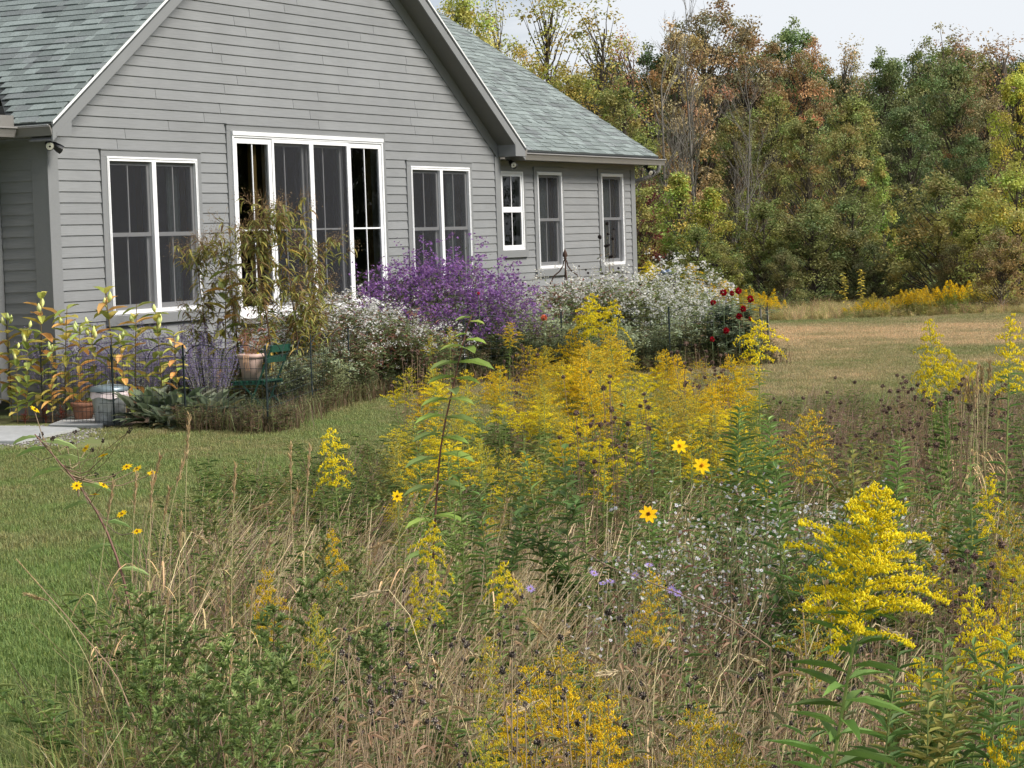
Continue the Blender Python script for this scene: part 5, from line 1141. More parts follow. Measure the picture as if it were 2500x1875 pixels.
for u, v, r, lb in [(1766, 714, .05, 'large red dahlia bloom at the top left of its clump'), (1803, 710, .045, 'red dahlia bloom at the top middle of its clump'), (1787, 716, .035, 'wilted dark red dahlia between two top blooms'), (1832, 730, .05, 'red dahlia bloom at the top right of its clump'), (1741, 739, .04, 'red dahlia bloom leaning left above the white aster'), (1814, 754, .045, 'red dahlia bloom right of centre in its clump'), (1804, 772, .042, 'red dahlia bloom in the centre of its clump'), (1773, 808, .045, 'red dahlia bloom low on the left above the fence'), (1739, 828, .035, 'lowest red dahlia bloom behind the fence wire'), (1832, 778, .03, 'small red dahlia bud at the right')]:
    bloom(u, v, 30.8, r, (.36, .008, .02), lb, group='red dahlia blooms')
bloom(1328, 776, 29.2, .042, (.72, .22, .12), 'single salmon zinnia before the pale mint shrub', 'zinnia_flower')
bloom(1168, 722 if False else 716, 29.6, .02, (.6, .02, .05), 'tiny red flower right of the purple aster', 'red_flower')
for i, (u, v, d, lb) in enumerate([(1457, 548, 34.5, 'tall black coneflower head left of the far window'), (1487, 560, 34.2, 'tall black coneflower head before the far window glass'), (1500, 600, 34.0, 'shorter black coneflower before the far window sill'), (1430, 650, 33.6, 'black coneflower heads right of the obelisk'), (1525, 655, 34.0, 'black coneflower heads before the house corner'), (1255, 660, 31.0, 'thin dark seed stems before the siding, right of the purple aster'), (1735, 625, 35.0, 'tall black seed stalk against the woodland'), (1290, 690, 31.0, 'dark seed heads left of the obelisk'), (1700, 660, 34.5, 'black seed heads behind the white aster')]):
    grow(CONE[i % 2], 'coneflower', u, v, d, 1.2, lb, 'coneflower', 'black-seeded coneflowers in the bed')
LAV = [sage(.9, .16, 26)]
for i, (u, v, lb) in enumerate([(1625, 660, 'dull lavender spikes beside the bird bath'), (1715, 690, 'dull lavender spikes behind the dahlias, left'), (1750, 690, 'dull lavender spikes behind the dahlias, right')]): grow(LAV[0], 'hyssop', u, v, 34.5, .9, lb, 'hyssop', 'lavender spikes behind the asters')
# goldenrod and yellow flowers inside or beyond the bed
for i, (u, v, d, pr, lb) in enumerate([(1575, 640, 40.0, GR_YEL, 'bright goldenrod glowing at the house corner'), (1600, 650, 39.0, GR_YEL, 'goldenrod beside the bird bath'), (1690, 645, 44.0, GR_GOLD, 'goldenrod behind the tall white aster'), (1240, 790, 27.6, GR_GOLD, 'small faded goldenrod behind the fence under the purple aster'), (1095, 800, 27.0, GR_LIME, 'yellowing goldenrod at the fence, left of the red-stemmed plant'), (1045, 820, 27.0, GR_LIME, 'thin yellowing goldenrod behind the fence')]):
    grow(pr[i % 2], 'goldenrod', u, v, d, 1.1, lb, 'goldenrod', 'goldenrods in and behind the bed', wide=1.8 if d > 35 else 1.2)
# --- far weed strip
k = 0
FARL = 'far goldenrod in the uncut strip before the woodland'
for u in np.arange(1690, 2520, 20):
    env = np.interp(u, [1690, 1720, 1800, 1860, 1960, 2000, 2080, 2200, 2300, 2380, 2440, 2520], [690, 672, 690, 712, 735, 740, 715, 705, 690, 672, 700, 735])
    for q in range(2 if u < 1900 or u > 2100 else 1):
        d = rng.uniform(46.8, 52); v = env + rng.uniform(0, 45); bright = rng.random() < .55
        if 1850 < u < 2050 and rng.random() < .6: continue
        grow(pick(CLUMP_B if bright else CLUMP_F), 'goldenrod', u, v, d, .8, FARL + ', ' + ('by the dahlias' if u < 1800 else 'beside the tall yellow-leaved weeds' if u < 2160 else 'under the green clump of trees' if u < 2330 else 'by the golden tree') + (', bright' if bright else ', faded'), 'goldenrod', 'far goldenrods before the woodland', wide=1.15)
tw = MILK[3]
for u, v, lb in [(2063, 665, 'tall weed with yellow leaves before the woodland, left'), (2100, 660, 'tall weed with yellow leaves before the woodland, right')]: grow(leafy(1.3, 26, .16, .07, (.36, .34, .06), 2, (.14, .12, .06), OVATE, .1), 'tall_weed', u, v, 50.5, 1.3, lb, 'weed', 'yellow-leaved tall weeds')
# --- meadow: bright goldenrods
def gr(pr, u, v, d, lb, lean=0.0, wide=1.0, group=None, h=1.1, rz=None): return grow(pr, 'goldenrod', u, v, d, h, lb, 'goldenrod', group, lean, rng.uniform(-.03, .03), wide=wide, rz=rz)
gr(GR_HERO, 2125, 1172, 4.9, 'largest bright yellow goldenrod with long green leaves, right foreground', .16, 1.12, h=1.15)
for pr, u, v, d, lean, wd, lb in [
 (GR_YEL[0], 822, 1050, 9.6, -.02, 1.0, 'slender bright goldenrod standing alone before the lawn'),
 (GR_YEL[1], 1045, 1278, 8.0, .05, .8, 'bright goldenrod before the red-stemmed plant, upper plume'), (GR_YEL[2], 1072, 1370, 7.6, .03, .8, 'bright goldenrod before the red-stemmed plant, lower plume'), (GR_YEL[2], 1000, 1400, 7.6, -.05, .7, 'thin drooping goldenrod left of the red stem'),
 (GR_YEL[1], 1228, 1380, 7.4, .06, .8, 'small bright goldenrod beside the lilac daisy'), (GR_YEL[0], 2395, 1438, 5.7, .05, .85, 'bright goldenrod low at the right with layered sprays'), (GR_YEL[1], 2478, 1525, 5.5, .1, .8, 'bright goldenrod cut by the right picture edge'), (GR_SMALL[0], 2240, 1535, 5.6, -.1, .7, 'flat bright goldenrod spray below the largest one'),
 (GR_YEL[2], 2402, 1158, 8.6, .02, 1.0, 'orange-yellow goldenrod at the right above the seed heads'),
 (GR_YEL[0], 2282, 782, 12.0, -.05, .9, 'bright goldenrod against the dry lawn, tallest at the right'), (GR_YEL[1], 2262, 868, 12.0, -.12, .8, 'bright goldenrod against the dry lawn, lower left plume'), (GR_YEL[1], 2305, 858, 12.1, -.08, .8, 'bright goldenrod against the dry lawn, lower middle plume'), (GR_SMALL[0], 2325, 833, 12.2, -.05, .45, 'small goldenrod tip against the dry lawn'), (GR_SMALL[0], 2358, 838, 12.0, -.06, .55, 'small goldenrod plume right of the lawn cluster'), (GR_YEL[2], 2468, 770, 11.0, .05, 1.1, 'leafy-stemmed goldenrod at the right picture edge against the lawn'),
 (GR_YEL[1], 1862, 786, 13.2, .04, 1.2, 'tall pale-stemmed goldenrod before the end of the bed'), (GR_GOLD[0], 1800, 868, 13.0, -.1, 1.0, 'goldenrod arching left below the pale-stemmed one'), (GR_YEL[0], 1450, 720, 17.2, .06, 1.25, 'brightest round goldenrod head above the gold mass'), (GR_YEL[1], 1485, 735, 17.2, .08, 1.0, 'bright goldenrod beside the round head'), (GR_YEL[1], 1425, 745, 17.1, -.05, .9, 'bright goldenrod left under the round head'), (GR_SMALL[0], 1480, 1035, 11.0, .05, .9, 'short goldenrod over the yellow coreopsis'),
 (GR_OCH[1], 2005, 1000, 10.4, .22, 1.1, 'ochre goldenrod drooping right over the lawn edge'), (GR_OCH[0], 1755, 1000, 11.0, .0, .9, 'dull ochre goldenrod above the right coreopsis'), (GR_OCH[0], 2480, 1235, 7.6, .04, 1.0, 'ochre goldenrod at the right edge'),
 (GR_GOLD[0], 800, 1300, 8.6, .03, .8, 'orange goldenrod among the mugwort, upper'), (GR_GOLD[1], 640, 1400, 7.8, -.02, .7, 'orange goldenrod among the mugwort, lower left'), (GR_LIME[0], 780, 1480, 7.2, 0, .6, 'lime goldenrod low among the mugwort'),
 (GR_OCH[1], 1375, 1585, 6.3, .05, 1.1, 'ochre goldenrod mass at the bottom, top plume'), (GR_OCH[0], 1475, 1625, 6.1, .12, 1.1, 'ochre goldenrod mass at the bottom, right plume'), (GR_GOLD[1], 1290, 1640, 6.0, -.05, 1.1, 'gold goldenrod mass at the bottom, left plume'), (GR_LIME[1], 1175, 1560, 6.7, -.1, .9, 'lime-gold goldenrod arching left at the bottom'), (GR_GOLD[1], 1400, 1690, 5.6, .02, 1.0, 'gold goldenrod low in the bottom mass, middle'), (GR_GOLD[1], 1500, 1720, 5.5, .1, 1.0, 'gold goldenrod low in the bottom mass, right'), (GR_GOLD[0], 1225, 1730, 5.6, -.05, .9, 'gold goldenrod low in the bottom mass, left'),
 (GR_LIME[0], 1165, 1765, 5.3, -.05, .8, 'lime goldenrod at the bottom edge'), (GR_OCH[1], 1700, 1730, 5.4, .08, .9, 'ochre goldenrod at the bottom beside the largest one'), (GR_OCH[0], 1810, 1775, 5.1, .1, .9, 'ochre goldenrod touching the largest stem at the bottom'), (GR_OCH[0], 1990, 1400, 6.4, .0, .9, 'dull ochre goldenrod behind the largest one'), (GR_OCH[1], 1590, 1400, 7.2, .05, .7, 'small ochre goldenrod beside the lilac asters'), (GR_SMALL[1], 2455, 1700, 4.9, .1, .7, 'goldenrod at the lower right corner')]:
    gr(pr, u, v, d, lb, lean, wd, 'single goldenrods in the meadow')
# the dense gold clump: many alike
ENV_U, ENV_V = [940, 1040, 1150, 1250, 1350, 1420, 1500, 1600, 1700, 1800, 1880], [930, 875, 865, 850, 815, 780, 795, 830, 850, 860, 905]
nG = 0
for i in range(185):
    u = rng.uniform(950, 1870); d = rng.uniform(11.5, 17.5); v = np.interp(u, ENV_U, ENV_V) + (17.5 - d) * rng.uniform(28, 62) + abs(rng.normal(0, 22))
    if v > 1290: continue
    r_ = rng.random(); low = (v > 980)
    pr = pick(GR_GOLD) if r_ < .24 else pick(GR_OCH) if r_ < .50 else pick(GR_LIME) if r_ < .72 else pick(GR_SMALL)
    if low and r_ < .5: pr = pick(GR_SMALL + LEAFY[:2])
    kd = 'leafy goldenrod stalk' if pr in LEAFY else 'gold plumed goldenrod' if pr in GR_GOLD else 'ochre plumed goldenrod' if pr in GR_OCH else 'lime plumed goldenrod' if pr in GR_LIME else 'flat sprayed goldenrod'
    nm_l = (kd + ' in the dense clump, ' + near(u, v), 'goldenrod', 'goldenrods of the dense clump')
    grow(pr, 'goldenrod', u, v, d, 1.1 if pr not in LEAFY else .9, *nm_l, lean=rng.normal(0, .05), leanf=rng.normal(0, .04), wide=1.2)
for i in range(13):
    u = rng.uniform(2270, 2500); d = rng.uniform(6.6, 9); v = rng.uniform(1250, 1480); grow(pick(GR_SMALL + GR_OCH[:1]), 'goldenrod', u, v, d, 1.05, 'thin goldenrod spray, ' + near(u, v), 'goldenrod', 'thin goldenrods at the right', lean=rng.normal(0, .08), wide=.6)
# leafy stems
for i in range(120):
    z = rng.random()
    if z < .5: u, v, d = rng.uniform(950, 1900), rng.uniform(1030, 1330), rng.uniform(8.5, 13)
    elif z < .86: u, v, d = rng.uniform(1900, 2500), rng.uniform(1060, 1400), rng.uniform(7.5, 11)
    else: u, v, d = rng.uniform(2130, 2500), rng.uniform(1500, 1750), rng.uniform(4.8, 6)
    grow(pick(LEAFY), 'wildflower_stem', u, v, d, .9, 'leafy flowerless green stem, ' + near(u, v), 'wildflower', 'flowerless stems in the meadow', lean=rng.normal(0, .1), leanf=rng.normal(0, .06), wide=1.0)
for u, v, d, lb in [(2170, 1065, 10.0, 'bright green narrow-leaved shoot behind the largest goldenrod'), (1790, 985, 10.8, 'green narrow-leaved shoot with a dark tip'), (1900, 1010, 10.6, 'green shoot arching right above the fleabane'), (2310, 960, 11.5, 'green leafy shoot under the lawn goldenrods'), (1580, 1240, 9, 'bright green shoot beside the orange coreopsis')]: grow(SHOOT, 'green_shoot', u, v, d, .72, lb, 'wildflower', 'narrow-leaved shoots')
# seed heads
def many(prs, n, ur, vr, dr, href, name, label, cat, group, lean=.06, wide=1.0):
    for i in range(n):
        u, v = rng.uniform(*ur), rng.uniform(*vr); grow(pick(prs), name, u, v, rng.uniform(*dr), href, label + ', ' + near(u, v), cat, group, lean=rng.normal(0, lean), leanf=rng.normal(0, .04), wide=wide)
many(BEE, 42, (1880, 2480), (905, 1110), (10.5, 14), .97, 'bee_balm', 'brown bee balm heads', 'bee balm', 'bee balm seed heads at the lawn edge')
many(BEE, 16, (2200, 2460), (1265, 1480), (6.6, 8), .97, 'bee_balm', 'brown bee balm heads', 'bee balm', 'bee balm seed heads at the right')
many(BEE, 14, (1400, 1570), (900, 1180), (10.5, 14), .97, 'bee_balm', 'brown bee balm heads in the gold clump', 'bee balm', 'bee balm in the gold clump')
many(BEE, 20, (985, 1300), (835, 930), (17, 18.5), .97, 'bee_balm', 'distant brown bee balm heads by the fence', 'bee balm', 'bee balm behind the red-stemmed plant')
many(BEE, 10, (1640, 1800), (830, 930), (15, 17), .97, 'bee_balm', 'brown bee balm heads before the dahlias', 'bee balm', 'bee balm before the dahlias')
many(SEEDS, 60, (850, 2150), (1420, 1800), (5.2, 7.4), .71, 'dry_coreopsis', 'dry stem with dark seed cups', 'seed heads', 'dry coreopsis in the straw', .12, .8)
many(FLEA, 20, (1620, 2200), (1120, 1400), (7.5, 10), .72, 'fleabane', 'white fleabane spray', 'fleabane', 'white fleabanes of the meadow', .08, 1.0)
many(FLEA, 7, (1560, 1700), (1230, 1420), (7.5, 9), .72, 'fleabane', 'small white fleabane', 'fleabane', 'fleabanes by the coreopsis', .08, 1.0)
# mugwort
for i, (u, v, d, k, lb) in enumerate([(525, 1195, 9.2, 2, 'tall airy mugwort spire against the lawn'), (365, 1430, 7.6, 0, 'dark mugwort spire nearest the lawn'), (440, 1510, 7.2, 1, 'bushy mugwort right of the dark spire'), (555, 1560, 6.9, 0, 'bushy bright mugwort in the lower left'), (650, 1470, 7.4, 1, 'mugwort beside the orange goldenrod'), (740, 1400, 7.8, 0, 'mugwort with a straight spire among grass spikes'), (765, 1300, 8.4, 2, 'airy mugwort before the bright single goldenrod'), (350, 1600, 6.8, 1, 'short mugwort at the lawn edge'), (480, 1640, 6.4, 0, 'low mugwort at the lower left'), (700, 1590, 6.6, 1, 'low mugwort left of the straw'), (850, 1330, 8.2, 2, 'airy mugwort below the single goldenrod'), (610, 1640, 6.3, 1, 'low mugwort in the bottom left tangle'), (900, 1520, 6.8, 1, 'mugwort low beside the pale grass spikes')]):
    grow(MUG[k], 'mugwort', u, v, d, .95, lb, 'mugwort', 'mugworts at the lawn edge', lean=rng.normal(0, .04), wide=.95)
# grass spikes
rye_l = 'tan grass stalk with a seed spike at the left meadow edge'
for i, (u, v, d, k, lean) in enumerate([(338, 1092, 8.6, 0, .10), (385, 1095, 8.7, 0, .08), (308, 1150, 8.4, 2, .02), (345, 1150, 8.5, 2, .0), (360, 1180, 8.3, 0, .03), (252, 1165, 8.2, 2, .12), (432, 1010, 9.2, 2, .0), (555, 1128, 8.8, 2, .02), (475, 1150, 8.6, 1, .1), (672, 1180, 8.4, 0, .08), (730, 1085, 9, 2, .02), (690, 1080, 9, 2, -.04), (370, 1215, 8.2, 3, .05), (235, 1360, 7.4, 1, -.1), (385, 1440, 7.0, 2, .02), (545, 1420, 7.2, 0, .05), (590, 1430, 7, 2, .0), (620, 1290, 7.8, 0, .2), (740, 1440, 7, 1, .2), (540, 1600, 6.4, 2, .0), (715, 1570, 6.4, 2, .05), (895, 1470, 6.8, 3, .35), (985, 1520, 6.6, 3, .4), (880, 1290, 8, 0, .25), (960, 1180, 8.8, 0, .22), (1010, 1150, 9, 0, .2), (1185, 1215, 8.6, 0, .05), (1290, 1500, 7, 1, .1), (1440, 1470, 7, 3, .3), (1170, 1380, 7.6, 0, .1), (420, 1250, 8, 2, .0), (780, 1250, 8.2, 1, .1), (2150, 1330, 8, 2, .0)]):
    grow(RYE[k], 'grass_stalk', u, v, d, .98, 'tan grass stalk with a seed spike, ' + near(u, v), 'grass stalk', 'tan grass spikes at the left' if u < 800 else 'tan grass spikes in the straw', lean=lean, rz=CAMAZ + rng.normal(0, .5) + (math.pi if u < 240 else 0), wide=1.0)
many([RYE[2], RYE[0]], 16, (2330, 2420), (870, 960), (11, 12.5), .98, 'grass_stalk', 'straight pale grass stalk', 'grass stalk', 'pale stalks before the dry lawn', .05)
many(RYE, 36, (900, 2250), (1330, 1700), (5.6, 8), .98, 'grass_stalk', 'leaning tan grass stalk', 'grass stalk', 'tan grass spikes leaning in the straw', .25)
# --- hand-placed stems
def stemmed(name, path, rad, c, label, cat):
    P_ = np.array([at(*q) for q in path]); base = P_[0].copy(); base[2] = 0; o = empty(name, tuple(base)); pts = np.vstack([base + [0, 0, 0], P_]) - base
    pts = along(pts, np.linspace(0, 1, 14)); m = MB(); tube(m, pts, np.linspace(rad, rad * .35, 14), c, n=6); m.build('stem', M_STEM, o); return tag(o, label, cat), pts, base
o, pts, base = stemmed('sunflower_plant', [(330, 1560, 9.0), (300, 1400, 9.0), (250, 1270, 9.0), (190, 1180, 9.0), (120, 1100, 9.0), (85, 1060, 9.0)], .007, (.14, .075, .06), 'purple-stemmed oxeye plant leaning left over the lawn', 'wildflower')
lf = MB()
for s, az, L_ in [(.35, 0, .12), (.42, 2.6, .13), (.5, .3, .12), (.58, 3.0, .12), (.66, .2, .14), (.74, 2.9, .15), (.8, .5, .15), (.86, 3.3, .13), (.92, .2, .15), (.97, 2.6, .12)]: put(lf, OVATE, along(pts, s), HR * math.cos(az) + HF * math.sin(az) * .6 + np.array([0, 0, -.05]), (0, 0, 1), L_, L_ * .38, mixc([(.11, .18, .06), (.14, .20, .08)], 1))
lf.build('leaves', M_LEAF, o)
fl, ey = MB(), MB(); stm = MB()
for j, (u, v, dd) in enumerate([(253, 1112, 8.9), (232, 1208, 8.7), (252, 1185, 8.8), (298, 1255, 8.6), (310, 1140, 9.0), (335, 1145, 9.1), (188, 1186, 8.8), (210, 1095, 9.2), (372, 1155, 9.1), (85, 1000, 9.3), (335, 1298, 8.5)]):
    p = at(u, v, dd) - base; nrm = unit(-HF * .4 + HR * rng.normal(0, .6) + HF * rng.normal(0, .35) + np.array([0, 0, .8])); m = MB(); daisy(m, [p], [nrm], np.array([.024]), (.85, .56, .01), (.25, .12, .02), 9, .1, .26); m.build('flower', M_PETAL, o); q = along(pts, np.interp(v, [1060, 1500], [.8, .3]))[0]; tube(stm, along(np.stack([q, (p + q) / 2 - [0, 0, .05], p - nrm * .004]), np.linspace(0, 1, 6)), np.linspace(.003, .0016, 6), (.15, .11, .07), n=4)
for j in range(14):
    p = at(rng.uniform(60, 330), rng.uniform(1020, 1170), rng.uniform(8.8, 9.3)) - base; n = 14; put(ey, T_OCT, p + rdir(n) * .007, rdir(n), rdir(n), .010, .006, mixc([(.04, .03, .025)], n), .006); q = along(pts, rng.uniform(.6, .95))[0]; tube(stm, np.stack([q, (p + q) / 2 - [0, 0, .03], p]), .0015, (.15, .11, .07), n=3)
stm.build('flower_stems', M_STEM, o); ey.build('seed_heads', M_BARK, o)
o, pts, base = stemmed('red_stem_plant', [(1052, 1490, 9.5), (1060, 1300, 9.5), (1070, 1150, 9.5), (1080, 1060, 9.5), (1105, 950, 9.5), (1125, 860, 9.5), (1140, 800, 9.5), (1152, 770, 9.5)],   .0062, (.13, .06, .05), 'tall red-stemmed plant with broad green leaves before the gold clump', 'wildflower')
lf = MB()
for u, v, az, L_ in [(1120, 885, .2, .17), (1120, 885, 2.8, .14), (1138, 830, .3, .10), (1142, 815, 3.3, .06), (1150, 775, 2.8, .08), (1095, 975, 3.0, .13), (1098, 975, .3, .12), (1078, 1060, 2.9, .14), (1078, 1070, .1, .13), (1075, 1110, .3, .17), (1070, 1120, 2.9, .16), (1068, 1180, .2, .14), (1064, 1190, 3.2, .15), (1060, 1260, .1, .15), (1060, 1270, 2.9, .14), (1058, 1330, .4, .13), (1056, 1350, 2.7, .14), (1056, 1400, 0, .12), (1130, 850, 1.2, .12), (1128, 845, 4.2, .10), (1112, 920, 3.2, .13), (1110, 925, .1, .12), (1100, 950, 1.4, .12), (1088, 1020, .2, .15), (1086, 1015, 3.0, .14), (1148, 785, .2, .07)]:
    put(lf, OVATE, at(u, v, 9.5) - base, HR * math.cos(az) - HF * (.5 + .3 * math.sin(az)) + np.array([0, 0, .05]), (0, 0, 1), L_, L_ * .48, mixc([(.13, .21, .05), (.17, .26, .06), (.10, .16, .05)], 1))
lf.build('leaves', M_LEAF, o)
for u, v, d, r, c, e, lb in [(1583, 1255, 8.2, .036, (.90, .52, .01), (.22, .08, .02), 'orange-yellow coreopsis flower, lowest of the three'), (1713, 1137, 9.4, .040, (.92, .60, .01), (.70, .32, .02), 'yellow coreopsis flower, right of the upper two'), (1659, 1089, 9.8, .038, (.92, .62, .01), (.72, .36, .02), 'yellow coreopsis flower, upper left of the three'), (970, 1212, 9, .026, (.85, .56, .01), (.25, .12, .02), 'small yellow daisy left of the red stem')]:
    p = at(u, v, d); o = tag(empty('coreopsis', (p[0] - HR[0] * .05, p[1] - HR[1] * .05, 0)), lb, 'flower', 'coreopsis flowers'); b = np.array(o.location); m = MB(); daisy(m, [p - b], [-HF * .85 + HR * .15 + np.array([0, 0, .45])], np.array([r]), c, e, 8, .12, .25); m.build('petals', M_PETAL, o); m = MB(); tube(m, along(np.stack([np.zeros(3), (p - b) * .5 + HR * .03, p - b]), np.linspace(0, 1, 6)), .0018, (.15, .19, .06), n=4); m.build('stem', M_STEM, o)
for k, (u, v, d) in enumerate([(1295, 1438, 7.4), (1450, 1400, 7.6), (1472, 1425, 7.5), (1585, 1380, 7.7), (1550, 1405, 7.6), (1640, 1440, 7.4), (1655, 1450, 7.3), (1490, 1420, 7.5)]):
    p = at(u, v, d); o = tag(empty('lilac_aster', (p[0], p[1], 0)), 'lilac aster daisy in the straw, alone beside a small goldenrod' if k == 0 else 'small lilac aster daisy low in the straw', 'flower', 'lilac asters in the straw'); b = np.array(o.location); m = MB(); daisy(m, [p - b], [-HF * .6 + rdir(1, 0, 1)[0] * .4 + np.array([0, 0, .6])], np.array([.018]), (.40, .30, .62), (.5, .4, .1), 12, .15, .25); m.build('petals', M_PETAL, o); m = MB(); tube(m, [(0, .03, 0), (0, .015, p[2] * .5), (0, 0, p[2])], .0013, (.16, .17, .07), n=4); m.build('stem', M_STEM, o)
# arching bare twigs in the straw
for k, (path, lb) in enumerate([([(1340, 1290, 7.2), (1480, 1380, 7.0), (1660, 1450, 6.8), (1780, 1510, 6.6), (1880, 1580, 6.5)], 'long bare brown twig arching down across the straw'), ([(40, 1365, 7.4), (150, 1490, 7.3), (280, 1640, 7.2), (330, 1760, 7.1)], 'long grass stalk arching left over the lawn')]):
    P_ = np.array([at(*q) for q in path])[::-1]; b = P_[0].copy(); b[2] = 0; o = tag(empty('dry_stalk', tuple(b)), lb, 'stalk'); m = MB(); tube(m, along(np.vstack([b, P_]) - b, np.linspace(0, 1, 16)), np.linspace(.003, .0014, 16), (.20, .14, .09), n=5); m.build('stem', M_STEM, o)
    m = MB(); e = P_[-1] - b; n = 40; dv = unit(P_[-1] - P_[-2]); ss = rng.random((n, 1)); put(m, T_OCT, e - dv * ss * (.14 if k else .6), dv + rdir(n) * .4, rdir(n), .014, .004, mixc([(.34, .24, .12) if k else (.09, .07, .06)], n), .004); m.build('seed_spike', M_BARK, o)

# ------------------------------------------------------------------ ground cover
def blades(n, size, h0, h1, w, cs, curve=.5, lean=(0, 0)):
    b = np.stack([rng.uniform(-size / 2, size / 2, n), rng.uniform(-size / 2, size / 2, n), np.zeros(n)], -1); a = rng.uniform(0, 6.28, n); o = np.stack([np.cos(a), np.sin(a), 0 * a], -1); h = rng.uniform(h0, h1, n)[:, None]; cv = (rng.random((n, 1)) * curve + .1); sd = np.stack([-o[:, 1], o[:, 0], 0 * a], -1) * w / 2
    z = np.array([0, 0, 1.0]); ln = np.array([*lean, 0.0])
    m1 = b + h * (z * .55 + o * cv * .25 + ln * .5); t = b + h * (z * (1 - cv * .35) + o * cv * .85 + ln)
    V = np.stack([b - sd, b + sd, m1 - sd * .85, m1 + sd * .85, t], 1).reshape(-1, 3); k = (np.arange(n) * 5)[:, None]
    m = MB(); m.add(V, np.array([[0, 1, 3, 2]]) + k, np.array([[2, 3, 4]]) + k, np.repeat(mixc(cs, n, .22, .06), 5, 0)); return m
turf = [blades(750, .5, .025, .060, .0042, [(1, 1, 1), (1.2, 1.15, 1.1), (.75, .8, .7), (1.5, 1.25, 1.1)], 1.0).mesh('turf', M_BLADE) for _ in range(3)]
def frame_ok(P_, mu=500, vmax=2150):
    u, v, z = px(P_); return (z > 2) & (u > -mu) & (u < 2500 + mu) & (v < vmax)
g = np.arange(-40, 50, .34); G_ = np.array([(x, y, 0.0) for x in np.arange(-20, 34, .34) for y in np.arange(-26, 8, .34)]); G_[:, :2] += rng.uniform(-.12, .12, (len(G_), 2))
dep = (G_ - CAM) @ FWD
k = frame_ok(G_) & ~inpoly(G_, MEADOW) & ~inpoly(G_, BED) & ~((G_[:, 0] > 0) & (G_[:, 1] > -.1) & (G_[:, 0] < 18.3)) & (dep < 49) & (dep > 6.5)
slabs = np.array([px(q)[:2] for q in G_[k]]); G_ = G_[k]; dep = dep[k]; k2 = ~((slabs[:, 0] < 285) & (slabs[:, 1] < 1100) & (slabs[:, 1] > 1000)); G_ = G_[k2]; dep = dep[k2]
n = len(G_); scatter('lawn_grass', turf, G_, rng.uniform(0, 6.28, n), np.interp(dep, [8, 30, 50], [1.0, 1.05, 1.25]) * rng.uniform(.9, 1.15, n), rng.integers(0, 3, n), 'short mown lawn grass, green to dry tan', 'grass')
print('turf', n)
STRAW = [(.37, .345, .225), (.30, .27, .17), (.42, .41, .30), (.22, .195, .125), (.28, .27, .16)]; GRS = [(.11, .165, .05), (.14, .19, .06), (.09, .13, .045), (.2, .2, .085)]
lr = (HR * .45)[:2]
def culms(n, h0, h1, w, cs, lean, spread=.3):
    m = MB()
    for i in range(n):
        b = np.array([rng.uniform(-.12, .12), rng.uniform(-.12, .12), 0]); h = rng.uniform(h0, h1); l = np.array([*lean, 0]) * rng.uniform(.2, 1.4) + rng.normal(0, spread, 3) * [1, 1, 0]; tube(m, along(np.stack([b, b + np.array([0, 0, h * .5]) + l * h * .4, b + np.array([0, 0, h * .9]) + l * h]), np.linspace(0, 1, 5)), np.linspace(w, w * .5, 5), mixc(cs, 1)[0], n=3, cap=False)
    return m
def forb(nst, h, ll, lw, cs):
    m = MB()
    for i in range(nst):
        b = np.array([rng.uniform(-.12, .12), rng.uniform(-.12, .12), 0]); hh = h * rng.uniform(.5, 1); e = b + np.array([rng.normal(0, .1), rng.normal(0, .1), hh]); pts = along(np.stack([b, (b + e) / 2, e]), np.linspace(0, 1, 4)); tube(m, pts, np.linspace(.0028, .0012, 4), (.13, .11, .06), n=3, cap=False); k = 26; leaves_on(m, pts, rng.uniform(.08, 1, k), ll * rng.uniform(.6, 1.2, k), lw, mixc(cs, k, .22), up=.3)
    return m
tuft = [blades(46, .26, .16, .42, .0055, STRAW, 1.0, lr * .8).mesh('t0', M_LEAF), culms(14, .3, .62, .0022, STRAW, lr * 1.1).mesh('t1', M_LEAF), blades(44, .24, .2, .5, .006, GRS, .9).mesh('t2', M_LEAF), forb(5, .5, .075, .016, [GREEN, DGREEN, (.12, .17, .05)]).mesh('t3', M_LEAF), forb(6, .42, .055, .012, [OLIVE, (.14, .12, .06), (.09, .12, .04)]).mesh('t4', M_LEAF), culms(14, .3, .6, .002, [(.14, .105, .08), (.2, .15, .115), (.10, .08, .065)], lr * .3, .4).mesh('t5', M_LEAF)]
N_ = 9000; q = np.stack([rng.uniform(-600, 3100, N_), 1 / rng.uniform(1 / 2200, 1 / 955, N_)], -1); A = np.array([gd(*r_) for r_ in q]); A[:, 2] = 0
B = rng.uniform([-20.5, -22], [4, -6.5], (9000, 2)); A = np.vstack([A, np.c_[B, np.zeros(len(B))]]); A = A[inpoly(A, MEADOW) & frame_ok(A, 300, 2600)]; dep = (A - CAM) @ FWD; A = A[dep > 5.0]; u, v, z = px(A)
wS = np.interp(u, [250, 700, 1100, 1900, 2500], [.5, .35, .5, .5, .32]) * np.where(v > 1400, 2.4, .9); wF = np.where(v > 1400, .42, 1.3); wG = np.interp(u, [200, 500, 900, 2500], [2.2, 1.0, .6, .7])
Wt = np.stack([wS, wS * np.where(v > 1380, 1.0, .10) * np.interp(u, [200, 700, 1000], [.3, .5, 1]), wG * .8, wF * np.where((u > 1850) & (v < 1200), .45, 1), wF * .8, np.where(v > 1380, .3, np.where(u > 1850, 1.1, .12))], -1); Wt /= Wt.sum(1, keepdims=True); ix = (rng.random((len(A), 1)) > Wt.cumsum(1)).sum(1).clip(0, 5)
rot = np.where(np.isin(ix, [0, 1, 5]), rng.normal(0, .5, len(A)), rng.uniform(0, 6.28, len(A)))
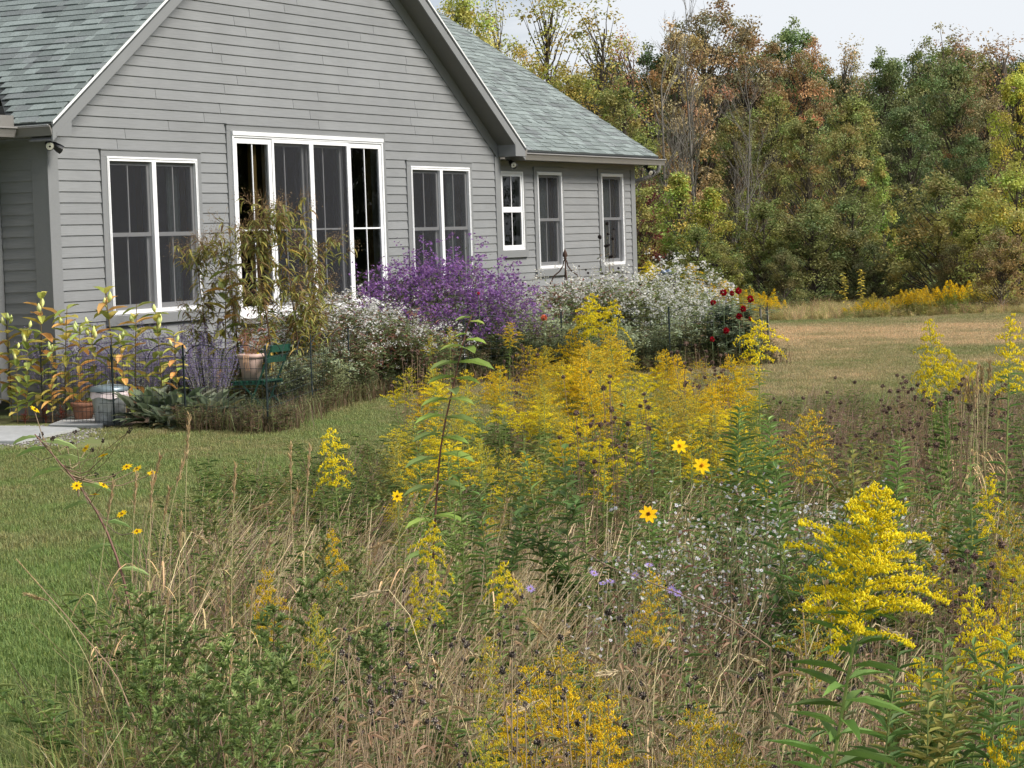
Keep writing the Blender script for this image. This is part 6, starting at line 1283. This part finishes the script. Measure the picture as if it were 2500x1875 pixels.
scatter('meadow_undergrowth', tuft, A, rot, rng.uniform(.7, 1.25, len(A)) * np.interp(z, [5, 9, 13, 20], [.85, .95, .85, .7]), ix, 'tangled straw, grass and low leafy growth under the meadow flowers', 'undergrowth')
print('undergrowth', len(A))
# weeds of the far strip and dry fringe under the bed fence
Bf = np.array([at(rng.uniform(1560, 2700), 800, rng.uniform(46.5, 57)) for _ in range(3600)]); Bf[:, 2] = 0
weed = [forb(7, .75, .10, .024, [(.22, .23, .09), (.17, .2, .07), (.28, .24, .13)]).mesh('w0', M_LEAF), culms(18, .4, .85, .004, [(.33, .27, .17), (.24, .19, .12), (.2, .15, .11)], (0, 0), .2).mesh('w1', M_LEAF), blades(60, .4, .3, .7, .009, [(.2, .25, .09), (.28, .27, .12), (.42, .36, .21)], .8).mesh('w2', M_LEAF)]
scatter('far_weeds', weed, Bf, rng.uniform(0, 6.28, len(Bf)), rng.uniform(.15, .5, len(Bf)), rng.choice(3, len(Bf), p=[.35, .25, .4]), 'uncut weeds and pale grasses before the woodland', 'weeds')
fr = []; 
for a, b in zip(FENCE[2:-1], FENCE[3:]):
    a, b = np.array(a), np.array(b)
    for t in np.arange(0, 1, .035): fr.append((*(a + (b - a) * t + rng.normal(0, .10, 2)), 0))
fr = np.array(fr); dry = [blades(40, .3, .12, .34, .006, [(.11, .08, .055), (.16, .13, .08), (.08, .065, .045), (.09, .11, .045)], 1.0).mesh('d0', M_LEAF), forb(5, .3, .06, .02, [(.06, .08, .035), (.08, .065, .045), (.09, .11, .045)]).mesh('d1', M_LEAF)]
scatter('fence_fringe', dry, fr, rng.uniform(0, 6.28, len(fr)), rng.uniform(.7, 1.3, len(fr)), rng.integers(0, 2, len(fr)), 'brown dry grass and weeds along the foot of the wire fence', 'weeds')
# low leafy fill on the bed soil
Bb = rng.uniform([-1.8, -5.5], [16, .2], (5200, 2)); Bb = np.c_[Bb, np.zeros(len(Bb))]; Bb = Bb[inpoly(Bb, BED) & ~((Bb[:, 1] > -.15) & (Bb[:, 0] < 11.6)) & ~((Bb[:, 0] < .6) & (Bb[:, 1] > -4.2))][:1300]
fill = [forb(7, .55, .09, .028, [DGREEN, (.06, .085, .035), (.09, .12, .05)]).mesh('f0', M_LEAF), forb(7, .6, .06, .018, [(.09, .11, .05), (.12, .10, .06), (.05, .07, .03)]).mesh('f1', M_LEAF)]
scatter('bed_undergrowth', fill, Bb, rng.uniform(0, 6.28, len(Bb)), rng.uniform(.7, 1.25, len(Bb)), rng.integers(0, 2, len(Bb)), 'dark leafy growth filling the flower bed', 'undergrowth')
